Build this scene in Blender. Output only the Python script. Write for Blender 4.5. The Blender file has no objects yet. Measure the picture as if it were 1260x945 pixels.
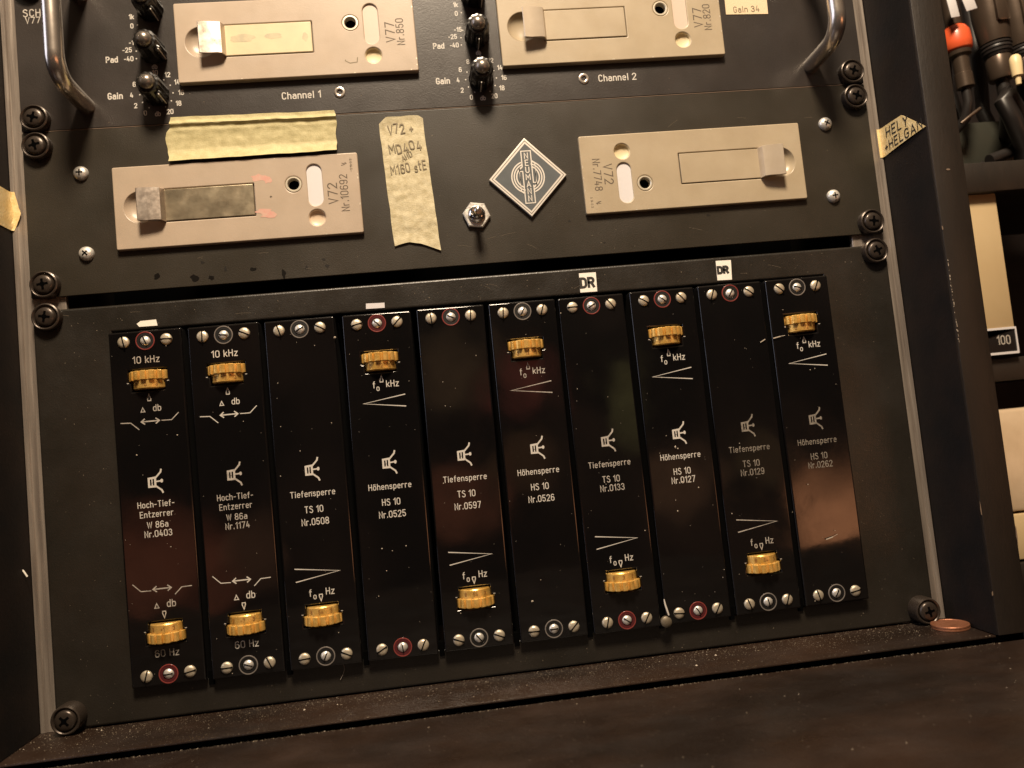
import bpy, bmesh, math, random
from mathutils import Vector, Matrix
random.seed(7)
PI = math.pi
S = 0.001                      # every number below is in millimetres; X right, Y into the rack, Z up
scene = bpy.context.scene
COL = scene.collection

# ------------------------------------------------------------------ camera
cam_d = bpy.data.cameras.new('camera'); cam = bpy.data.objects.new('camera', cam_d); COL.objects.link(cam)
scene.camera = cam
RM = ((0.9911970373, -0.0882741693, -0.0986716991), (-0.0918906396, 0.0778460315, -0.9927215651), (0.0953128717, 0.9930496797, 0.0690491859))
right, down, fwd = (Vector(r) for r in RM)
m = Matrix.Identity(4)
for i in range(3):
    m[i][0] = right[i]; m[i][1] = -down[i]; m[i][2] = -fwd[i]
m.translation = Vector((151.639 * S, -434.718 * S, -70.684 * S))
cam.matrix_world = m
cam_d.sensor_width = 36.0; cam_d.lens = 973.0 / 1260.0 * 36.0
cam_d.clip_start = 0.01; cam_d.clip_end = 50
cam_d.dof.use_dof = True; cam_d.dof.focus_distance = 0.440; cam_d.dof.aperture_fstop = 9.0

# ------------------------------------------------------------------ world and lamps
world = bpy.data.worlds.new('World'); scene.world = world; world.use_nodes = True
def build_world():
    nt = world.node_tree; N = nt.nodes; L = nt.links; N.clear()
    out = N.new('ShaderNodeOutputWorld'); bg = N.new('ShaderNodeBackground')
    tc = N.new('ShaderNodeTexCoord')
    noise = N.new('ShaderNodeTexNoise'); noise.inputs['Scale'].default_value = 9.0; noise.inputs['Detail'].default_value = 1.5
    L.new(tc.outputs['Generated'], noise.inputs['Vector'])
    ramp = N.new('ShaderNodeValToRGB'); L.new(noise.outputs['Fac'], ramp.inputs['Fac'])
    e = ramp.color_ramp.elements
    e[0].position = 0.45; e[0].color = (0.006, 0.005, 0.005, 1)
    e[1].position = 0.80; e[1].color = (0.10, 0.05, 0.03, 1)
    cur = ramp.outputs['Color']
    def patch(d, ca, cb, colr):                        # a soft-edged glow added to the world, aimed by the reflection it makes
        nonlocal cur
        d = Vector(d).normalized()
        dp = N.new('ShaderNodeVectorMath'); dp.operation = 'DOT_PRODUCT'; dp.inputs[1].default_value = d
        L.new(tc.outputs['Generated'], dp.inputs[0])
        mr = N.new('ShaderNodeMapRange'); mr.interpolation_type = 'SMOOTHSTEP'
        mr.inputs['From Min'].default_value = math.cos(ca); mr.inputs['From Max'].default_value = math.cos(cb)
        L.new(dp.outputs['Value'], mr.inputs['Value'])
        mx = N.new('ShaderNodeMix'); mx.data_type = 'RGBA'; mx.blend_type = 'ADD'
        L.new(mr.outputs['Result'], mx.inputs[0]); L.new(cur, mx.inputs[6]); mx.inputs[7].default_value = (*colr, 1)
        cur = mx.outputs[2]
    sx = N.new('ShaderNodeSeparateXYZ'); L.new(tc.outputs['Generated'], sx.inputs[0])
    def ss(sock, a, b):
        mr = N.new('ShaderNodeMapRange'); mr.interpolation_type = 'SMOOTHSTEP'
        mr.inputs['From Min'].default_value = a; mr.inputs['From Max'].default_value = b
        L.new(sock, mr.inputs['Value']); return mr.outputs['Result']
    def mul(a, b):
        q = N.new('ShaderNodeMath'); q.operation = 'MULTIPLY'; L.new(a, q.inputs[0]); L.new(b, q.inputs[1]); return q.outputs[0]
    # a warm glow added to the world for the rightmost module's reflection
    dp = N.new('ShaderNodeVectorMath'); dp.operation = 'DOT_PRODUCT'
    az = math.radians(23.6); dp.inputs[1].default_value = (math.cos(az), math.sin(az), 0)
    L.new(tc.outputs['Generated'], dp.inputs[0])
    fr = N.new('ShaderNodeVectorMath'); fr.operation = 'DOT_PRODUCT'; fr.inputs[1].default_value = (0, -1, 0); L.new(tc.outputs['Generated'], fr.inputs[0])
    wall = mul(mul(ss(dp.outputs['Value'], 0.0, 0.022), ss(sx.outputs['Z'], -0.262, -0.135)), mul(ss(sx.outputs['Z'], -0.045, -0.125), ss(fr.outputs['Value'], 0.55, 0.75)))  # mask of the added warm glow, not a surface
    mx = N.new('ShaderNodeMix'); mx.data_type = 'RGBA'; mx.blend_type = 'ADD'
    L.new(wall, mx.inputs[0]); L.new(cur, mx.inputs[6]); mx.inputs[7].default_value = (3.4, 1.35, 0.58, 1); cur = mx.outputs[2]
    for X, Z, rad, c in ((5, -125, 4.5, (.55, .15, .07)), (163, -100, 3.4, (.5, .15, .07)), (200, -43, 2.6, (.62, .14, .09)), (254, -40, 2.4, (.34, .28, .10)), (255, -62, 2.4, (.30, .25, .09)),
                         (165, -28, 3.6, (.30, .17, .08)), (285, -106, 3.0, (.36, .17, .08)), (45, -116, 3.0, (.28, .12, .06)), (195, -86, 2.6, (.26, .12, .05)), (325, -95, 2.6, (.20, .12, .05))):
        patch((X-151.6, -434.7, Z+70.7), math.radians(rad), math.radians(rad*.2), c)
    patch((-0.90, -0.14, 0.40), math.radians(25), math.radians(17), (2.2, 2.25, 2.7))
    patch((0.2, -0.5, 0.85), math.radians(55), math.radians(10), (0.30, 0.21, 0.13))
    L.new(cur, bg.inputs['Color']); bg.inputs['Strength'].default_value = 1.0
    L.new(bg.outputs['Background'], out.inputs['Surface'])
build_world()
def area(name, loc, target, size, power, colr):
    l = bpy.data.lights.new(name, 'AREA'); l.shape = 'DISK'; l.size = size; l.energy = power; l.color = colr
    o = bpy.data.objects.new(name, l); COL.objects.link(o)
    o.location = Vector(loc) * S
    o.rotation_euler = (Vector(target) * S - o.location).to_track_quat('-Z', 'Y').to_euler()
    return o
area('ceiling_lamp', (175, -650, 950), (170, 0, 0), 0.26, 28.5, (1.0, 0.81, 0.595))
vs = scene.view_settings
vs.view_transform = 'Standard'; vs.look = 'None'; vs.gamma = 1.0; vs.exposure = 0.0; vs.use_curve_mapping = False

# ------------------------------------------------------------------ materials
def mat(name, base, rough=0.5, metal=0.0, var=None, vscale=60, bump=0.0, bscale=400, coat=0.0, rvar=0.0, rscale=30, detail=4, stretch=(1,1,1), spec=0.5, lo=0.35, hi=0.65, bump2=None):
    mt = bpy.data.materials.new(name); mt.use_nodes = True
    nt = mt.node_tree; N = nt.nodes; L = nt.links
    b = N['Principled BSDF']
    b.inputs['Base Color'].default_value = (*base, 1); b.inputs['Roughness'].default_value = rough
    b.inputs['Metallic'].default_value = metal; b.inputs['Coat Weight'].default_value = coat; b.inputs['Coat Roughness'].default_value = 0.08
    b.inputs['Specular IOR Level'].default_value = spec
    tc = N.new('ShaderNodeTexCoord'); mp = N.new('ShaderNodeMapping'); mp.inputs['Scale'].default_value = stretch
    geo = N.new('ShaderNodeNewGeometry'); L.new(geo.outputs['Position'], mp.inputs['Vector'])
    def noise(sc, det=detail):
        n = N.new('ShaderNodeTexNoise'); n.inputs['Scale'].default_value = sc; n.inputs['Detail'].default_value = det
        n.inputs['Roughness'].default_value = 0.6
        L.new(mp.outputs['Vector'], n.inputs['Vector']); return n
    if var:
        n = noise(vscale); r = N.new('ShaderNodeValToRGB'); L.new(n.outputs['Fac'], r.inputs['Fac'])
        r.color_ramp.elements[0].position = lo; r.color_ramp.elements[0].color = (*base, 1)
        r.color_ramp.elements[1].position = hi; r.color_ramp.elements[1].color = (*var, 1)
        L.new(r.outputs['Color'], b.inputs['Base Color'])
    if rvar:
        n = noise(rscale); mr = N.new('ShaderNodeMapRange'); L.new(n.outputs['Fac'], mr.inputs['Value'])
        mr.inputs['From Min'].default_value = 0.3; mr.inputs['From Max'].default_value = 0.7
        mr.inputs['To Min'].default_value = max(0.02, rough - rvar); mr.inputs['To Max'].default_value = min(1, rough + rvar)
        L.new(mr.outputs['Result'], b.inputs['Roughness'])
    if bump:
        n = noise(bscale); bp = N.new('ShaderNodeBump'); bp.inputs['Strength'].default_value = bump; bp.inputs['Distance'].default_value = 0.0004
        L.new(n.outputs['Fac'], bp.inputs['Height']); L.new(bp.outputs['Normal'], b.inputs['Normal'])
        if bump2:
            n2 = noise(bump2[1], 1); b2 = N.new('ShaderNodeBump'); b2.inputs['Strength'].default_value = bump2[0]; b2.inputs['Distance'].default_value = 0.002
            L.new(n2.outputs['Fac'], b2.inputs['Height']); L.new(bp.outputs['Normal'], b2.inputs['Normal']); L.new(b2.outputs['Normal'], b.inputs['Normal'])
    return mt
M = {}
M['panel'] = mat('black_anodised', (0.0225, 0.0185, 0.0125), 0.37, var=(0.032, 0.026, 0.0185), vscale=18, bump=0.25, bscale=1400, rvar=0.05, rscale=25)
M['panel_top'] = mat('grey_black_lacquer', (0.022, 0.0178, 0.0155), 0.35, var=(0.030, 0.024, 0.021), vscale=25, bump=0.22, bscale=1500, rvar=0.04, rscale=40)
M['panel_low'] = mat('black_enamel', (0.0135, 0.0115, 0.0088), 0.36, var=(0.020, 0.0165, 0.0128), vscale=22, bump=0.28, bscale=1300, rvar=0.07, rscale=60)
M['gloss'] = mat('gloss_black', (0.004, 0.0035, 0.0035), 0.07, rvar=0.03, rscale=80, bump=0.02, bscale=150, bump2=(0.16, 26), spec=0.62)
M['body'] = mat('black_sheet', (0.004, 0.0035, 0.0035), 0.5)
M['beige'] = mat('beige_enamel', (0.385, 0.310, 0.235), 0.40, var=(0.43, 0.345, 0.262), vscale=45, bump=0.14, bscale=1600, rvar=0.10, rscale=60, detail=8)
M['beige_b'] = mat('beige_enamel_yellowed', (0.355, 0.288, 0.195), 0.40, var=(0.395, 0.325, 0.225), vscale=45, bump=0.14, bscale=1600, rvar=0.10, rscale=60, detail=8)
M['beige_lever'] = mat('beige_lever', (0.50, 0.42, 0.32), 0.32, 0.4, var=(0.55, 0.47, 0.37), vscale=100)
M['silver'] = mat('worn_nickel', (0.46, 0.385, 0.27), 0.34, 0.9, var=(0.52, 0.45, 0.32), vscale=140, bump=0.08, bscale=500, rvar=0.08, rscale=90, detail=6)
M['lever_metal'] = mat('lever_metal', (0.56, 0.48, 0.41), 0.34, 0.9, var=(0.62, 0.55, 0.48), vscale=120, rvar=0.1, rscale=200)
M['chrome'] = mat('chrome', (0.72, 0.70, 0.67), 0.10, 1.0, rvar=0.05, rscale=120)
M['satin_steel'] = mat('satin_steel', (0.62, 0.56, 0.50), 0.24, 0.92, rvar=0.02, rscale=150)
M['zinc'] = mat('zinc_screw', (0.72, 0.69, 0.64), 0.36, 0.6, rvar=0.12, rscale=600, bump=0.3, bscale=900)
M['nickel_screw'] = mat('nickel_screw', (0.62, 0.56, 0.44), 0.42, 0.6, var=(0.48, 0.40, 0.29), vscale=500, bump=0.35, bscale=900, rvar=0.1, rscale=500)
M['blacked'] = mat('blackened_screw', (0.050, 0.038, 0.030), 0.30, 0.5, rvar=0.08, rscale=400, bump=0.2, bscale=900)
M['dark'] = mat('slot_dark', (0.002, 0.002, 0.002), 1.0, spec=0.0)
M['alu'] = mat('rail_aluminium', (0.25, 0.21, 0.18), 0.36, 0.55, var=(0.40, 0.345, 0.295), vscale=60, bump=0.25, bscale=300, stretch=(6, 6, 0.25), rvar=0.1, rscale=60, detail=6)
M['amber'] = mat('brass_yellow_wheel', (0.88, 0.56, 0.17), 0.26, 0.55, var=(0.70, 0.39, 0.08), vscale=160, bump=0.25, bscale=900, rvar=0.10, rscale=300)
M['ink'] = mat('ivory_ink', (0.52, 0.49, 0.44), 0.6)
M['ink_mid'] = mat('worn_ivory_ink', (0.27, 0.245, 0.215), 0.6, var=(0.45, 0.41, 0.36), vscale=500)
M['ink_dim'] = mat('faded_ivory_ink', (0.12, 0.105, 0.088), 0.6, var=(0.25, 0.22, 0.18), vscale=500)
M['ink_dark'] = mat('engraved_dark_ink', (0.10, 0.075, 0.05), 0.7)
M['ink_grey'] = mat('silver_print', (0.70, 0.66, 0.60), 0.4, 0.4)
M['brown_print'] = mat('brown_print', (0.22, 0.09, 0.02), 0.5)
M['pen'] = mat('pen_black', (0.02, 0.017, 0.014), 0.6)
M['pen_grey'] = mat('pen_faded', (0.19, 0.155, 0.095), 0.7)
M['pink'] = mat('pink_pencil_smudge', (0.56, 0.28, 0.225), 0.6, var=(0.54, 0.35, 0.27), vscale=400)
M['white_label'] = mat('white_card', (0.62, 0.60, 0.61), 0.5, bump=0.1)
M['pinkish_label'] = mat('pinkish_card', (0.55, 0.44, 0.36), 0.5, bump=0.1)
M['cream_disc'] = mat('cream_disc', (0.62, 0.52, 0.33), 0.5)
M['beige_disc'] = mat('beige_disc', (0.60, 0.47, 0.34), 0.4)
M['ring_light'] = mat('ring_light', (0.66, 0.60, 0.48), 0.35, 0.5)
M['ring_red'] = mat('ring_red', (0.19, 0.035, 0.03), 0.35, coat=0.3)
M['ring_grey'] = mat('ring_grey', (0.16, 0.14, 0.125), 0.35)
M['maroon'] = mat('maroon_bushing', (0.07, 0.012, 0.014), 0.3)
M['tape'] = mat('masking_tape', (0.39, 0.34, 0.165), 0.62, var=(0.49, 0.435, 0.23), vscale=220, bump=0.5, bscale=1400, bump2=(0.5, 90), detail=5)
M['tape_b'] = mat('masking_tape_grey', (0.42, 0.36, 0.21), 0.66, var=(0.56, 0.50, 0.33), vscale=260, bump=0.6, bscale=1200, bump2=(0.5, 120), detail=5)
M['tape_y'] = mat('yellow_tape', (0.66, 0.48, 0.20), 0.6, var=(0.75, 0.60, 0.32), vscale=200, bump=0.5, bscale=900)
M['paper'] = mat('white_paper', (0.82, 0.78, 0.70), 0.7, bump=0.2, bscale=900)
M['beige_paper'] = mat('beige_paper', (0.66, 0.52, 0.34), 0.7, bump=0.2, bscale=900)
M['plate_window'] = mat('name_strip_cream', (0.66, 0.56, 0.36), 0.35, var=(0.58, 0.50, 0.33), vscale=60, bump=0.1, bscale=500)
M['smudge'] = mat('grey_smudge', (0.42, 0.37, 0.25), 0.5, var=(0.55, 0.47, 0.30), vscale=200)
M['enamel'] = mat('slate_enamel', (0.105, 0.115, 0.12), 0.25, var=(0.125, 0.135, 0.14), vscale=60, bump=0.1, bscale=900)
M['wood_black'] = mat('black_stained_wood', (0.012, 0.0076, 0.0055), 0.40, var=(0.034, 0.0185, 0.0115), vscale=14, bump=0.7, bscale=650, stretch=(0.75, 1.2, 1), rvar=0.14, rscale=40, detail=15, lo=0.37, hi=0.72, bump2=(0.3, 25))
M['wood_edge'] = mat('black_painted_plywood', (0.011, 0.0075, 0.005), 0.5, var=(0.018, 0.012, 0.008), vscale=60, bump=0.4, bscale=500, stretch=(1, 1, 0.3), detail=7)
M['cheek'] = mat('black_painted_side', (0.006, 0.0052, 0.0055), 0.62, var=(0.013, 0.0085, 0.007), spec=0.2, vscale=30, bump=0.3, bscale=500)
M['worn_wood_and_seam'] = mat('worn_bare_wood_and_seam', (0.16, 0.11, 0.075), 0.7)
M['dust'] = mat('dust', (0.42, 0.36, 0.29), 0.9)
M['dust_dim'] = mat('dust_fine', (0.17, 0.135, 0.095), 0.9)
M['grime'] = mat('grime', (0.004, 0.003, 0.002), 0.3)
M['grime_light'] = mat('grime_light', (0.010, 0.008, 0.006), 0.4)
M['cap_grey'] = mat('cap_grey', (0.24, 0.21, 0.18), 0.30, 0.75, rvar=0.08, rscale=500)
M['knob_black'] = mat('knob_black', (0.010, 0.009, 0.008), 0.25)
M['copper'] = mat('copper_coin', (0.32, 0.135, 0.07), 0.45, 0.6, var=(0.30, 0.12, 0.065), vscale=250, bump=0.5, bscale=500, rvar=0.1, rscale=400)
M['plug'] = mat('plug_grey_brown', (0.10, 0.072, 0.053), 0.33, 0.6, bump=0.1)
M['rubber'] = mat('rubber_black', (0.018, 0.015, 0.014), 0.42)
M['orange'] = mat('orange_ring', (0.75, 0.11, 0.035), 0.35, coat=0.2)
M['cream'] = mat('cream_plastic', (0.78, 0.62, 0.36), 0.4)
M['tan_panel'] = mat('cream_side_panel', (0.56, 0.43, 0.25), 0.45, var=(0.50, 0.37, 0.20), vscale=12)
M['pale_box'] = mat('pale_box_plate', (0.50, 0.37, 0.24), 0.3, var=(0.62, 0.48, 0.33), vscale=22)
M['green_dark'] = mat('dark_olive_metal', (0.035, 0.035, 0.026), 0.5)
M['tarnished'] = mat('tarnished_nickel', (0.16, 0.13, 0.09), 0.5, 0.4)
M['insul'] = mat('insulation_white', (0.45, 0.41, 0.36), 0.5)
M['fibre'] = mat('fibre', (0.30, 0.25, 0.20), 0.6)

# ------------------------------------------------------------------ object helpers
def link(o, parent=None):
    COL.objects.link(o)
    if parent is not None: o.parent = parent
    return o
def tag(o, label=None, cat=None, group=None, kind=None):
    if label: o['label'] = label
    if cat: o['category'] = cat
    if group: o['group'] = group
    if kind: o['kind'] = kind
    return o
def thing(name, loc, label, cat, group=None, roty=0.0):
    o = bpy.data.objects.new(name, None); o.empty_display_size = 0.01
    COL.objects.link(o); o.location = Vector(loc) * S; o.rotation_euler = (0, roty, 0)
    return tag(o, label, cat, group)
def mesh_obj(name, bm, material, parent=None, loc=None, smooth=None, rot=None):
    me = bpy.data.meshes.new(name)
    bmesh.ops.recalc_face_normals(bm, faces=bm.faces[:])
    bm.to_mesh(me); bm.free()
    me.transform(Matrix.Scale(S, 4))
    if smooth is not None:
        me.shade_smooth()
        me.set_sharp_from_angle(angle=math.radians(smooth))
    for mm in (material if isinstance(material, (list, tuple)) else [material]): me.materials.append(mm)
    o = bpy.data.objects.new(name, me); link(o, parent)
    if loc: o.location = Vector(loc) * S
    if rot: o.rotation_euler = rot
    return o
def raw(name, verts, faces, material, parent=None, loc=None, smooth=None):
    bm = bmesh.new(); vs_ = [bm.verts.new(v) for v in verts]
    for f in faces:
        try: bm.faces.new([vs_[i] for i in f])
        except ValueError: pass
    return mesh_obj(name, bm, material, parent, loc, smooth)
def bm_box(x0, x1, y0, y1, z0, z1, bev=0.0, seg=2, bm=None):
    own = bm is None
    t = bmesh.new()
    bmesh.ops.create_cube(t, size=1.0, matrix=Matrix.Translation(((x0+x1)/2, (y0+y1)/2, (z0+z1)/2)) @ Matrix.Diagonal((abs(x1-x0), abs(y1-y0), abs(z1-z0), 1)))
    if bev: bmesh.ops.bevel(t, geom=t.edges[:], offset=bev, segments=seg, affect='EDGES', profile=0.5)
    if own: return t
    me = bpy.data.meshes.new('tmp'); t.to_mesh(me); t.free(); bm.from_mesh(me); bpy.data.meshes.remove(me)
    return bm
def box(name, x0, x1, y0, y1, z0, z1, material, parent=None, bev=0.0, seg=2, loc=None):
    return mesh_obj(name, bm_box(x0, x1, y0, y1, z0, z1, bev, seg), material, parent, loc, smooth=35 if bev else None)
def bm_lathe(prof, axis='y', seg=32, c=(0, 0, 0), bm=None, rfun=None):
    bm = bm or bmesh.new(); rings = []
    for k, (r, h) in enumerate(prof):
        ring = []
        if r < 1e-6:
            p = {'y': (0, h, 0), 'z': (0, 0, h), 'x': (h, 0, 0)}[axis]
            ring = [bm.verts.new(Vector(p) + Vector(c))]
        else:
            for i in range(seg):
                a = 2*PI*i/seg; rr = r*(rfun(a) if rfun else 1)
                p = {'y': (rr*math.cos(a), h, rr*math.sin(a)), 'z': (rr*math.cos(a), rr*math.sin(a), h), 'x': (h, rr*math.cos(a), rr*math.sin(a))}[axis]
                ring.append(bm.verts.new(Vector(p) + Vector(c)))
        rings.append(ring)
    for a, b in zip(rings[:-1], rings[1:]):
        n = max(len(a), len(b))
        for i in range(n):
            j = (i+1) % n
            if len(a) == 1 and len(b) == 1: continue
            if len(a) == 1: bm.faces.new((a[0], b[i], b[j]))
            elif len(b) == 1: bm.faces.new((a[i], b[0], a[j]))
            else: bm.faces.new((a[i], b[i], b[j], a[j]))
    return bm
def lathe(name, prof, material, parent=None, loc=None, axis='y', seg=32, smooth=40, rfun=None, rot=None):
    return mesh_obj(name, bm_lathe(prof, axis, seg, rfun=rfun), material, parent, loc, smooth, rot)
def bm_tube(pts, r, seg=14, bm=None):
    bm = bm or bmesh.new(); pts = [Vector(p) for p in pts]; rings = []
    up = Vector((0.13, 0.21, 0.97)).normalized()
    for i, p in enumerate(pts):
        t = (pts[min(i+1, len(pts)-1)] - pts[max(i-1, 0)]).normalized()
        if abs(t.dot(up)) > 0.95: up = Vector((1, 0.1, 0)).normalized()
        u = t.cross(up).normalized(); w = u.cross(t).normalized(); up = w
        rr = r[i] if isinstance(r, (list, tuple)) else r
        rings.append([bm.verts.new(p + u*math.cos(2*PI*k/seg)*rr + w*math.sin(2*PI*k/seg)*rr) for k in range(seg)])
    for a, b in zip(rings[:-1], rings[1:]):
        for k in range(seg): bm.faces.new((a[k], a[(k+1) % seg], b[(k+1) % seg], b[k]))
    bm.faces.new(rings[0][::-1]); bm.faces.new(rings[-1])
    return bm
def tube(name, pts, r, material, parent=None, seg=14, loc=None):
    return mesh_obj(name, bm_tube(pts, r, seg), material, parent, loc, smooth=50)
# a sheet cut from outlines (first outer, the rest holes) in the X-Z plane: front at y=yf, back at yf+th, bevelled rim
def cut_plate(name, outlines, yf, th, material, parent=None, bev=0.4, res=2, loc=None):
    cu = bpy.data.curves.new(name + '_c', 'CURVE'); cu.dimensions = '2D'; cu.fill_mode = 'BOTH'
    bv = min(bev, th*0.45)
    cu.extrude = (th/2 - bv); cu.bevel_depth = bv; cu.bevel_resolution = res
    cu.offset = -bv
    for pts in outlines:
        sp = cu.splines.new('POLY'); sp.points.add(len(pts)-1); sp.use_cyclic_u = True
        for i, (x, z) in enumerate(pts): sp.points[i].co = (x, z, 0, 1)
    tmp = bpy.data.objects.new('tmp_curve', cu); COL.objects.link(tmp)
    dg = bpy.context.evaluated_depsgraph_get(); dg.update()
    me = bpy.data.meshes.new_from_object(tmp.evaluated_get(dg)); bpy.data.objects.remove(tmp); bpy.data.curves.remove(cu)
    mt = Matrix(((1, 0, 0, 0), (0, 0, -1, yf + th/2), (0, 1, 0, 0), (0, 0, 0, 1)))
    me.transform(mt); me.transform(Matrix.Scale(S, 4)); me.name = name
    me.materials.clear(); me.materials.append(material)
    me.shade_smooth(); me.set_sharp_from_angle(angle=math.radians(30))
    o = bpy.data.objects.new(name, me); link(o, parent)
    if loc: o.location = Vector(loc) * S
    return o
def circ(cx, cz, r, n=36): return [(cx + r*math.cos(2*PI*i/n), cz + r*math.sin(2*PI*i/n)) for i in range(n)]
def rrect(x0, z0, x1, z1, r, n=6):
    out = []
    for cx, cz, a0 in ((x1-r, z1-r, 0), (x0+r, z1-r, PI/2), (x0+r, z0+r, PI), (x1-r, z0+r, 1.5*PI)):
        for k in range(n+1):
            a = a0 + PI/2*k/n; out.append((cx + r*math.cos(a), cz + r*math.sin(a)))
    return out
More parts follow.
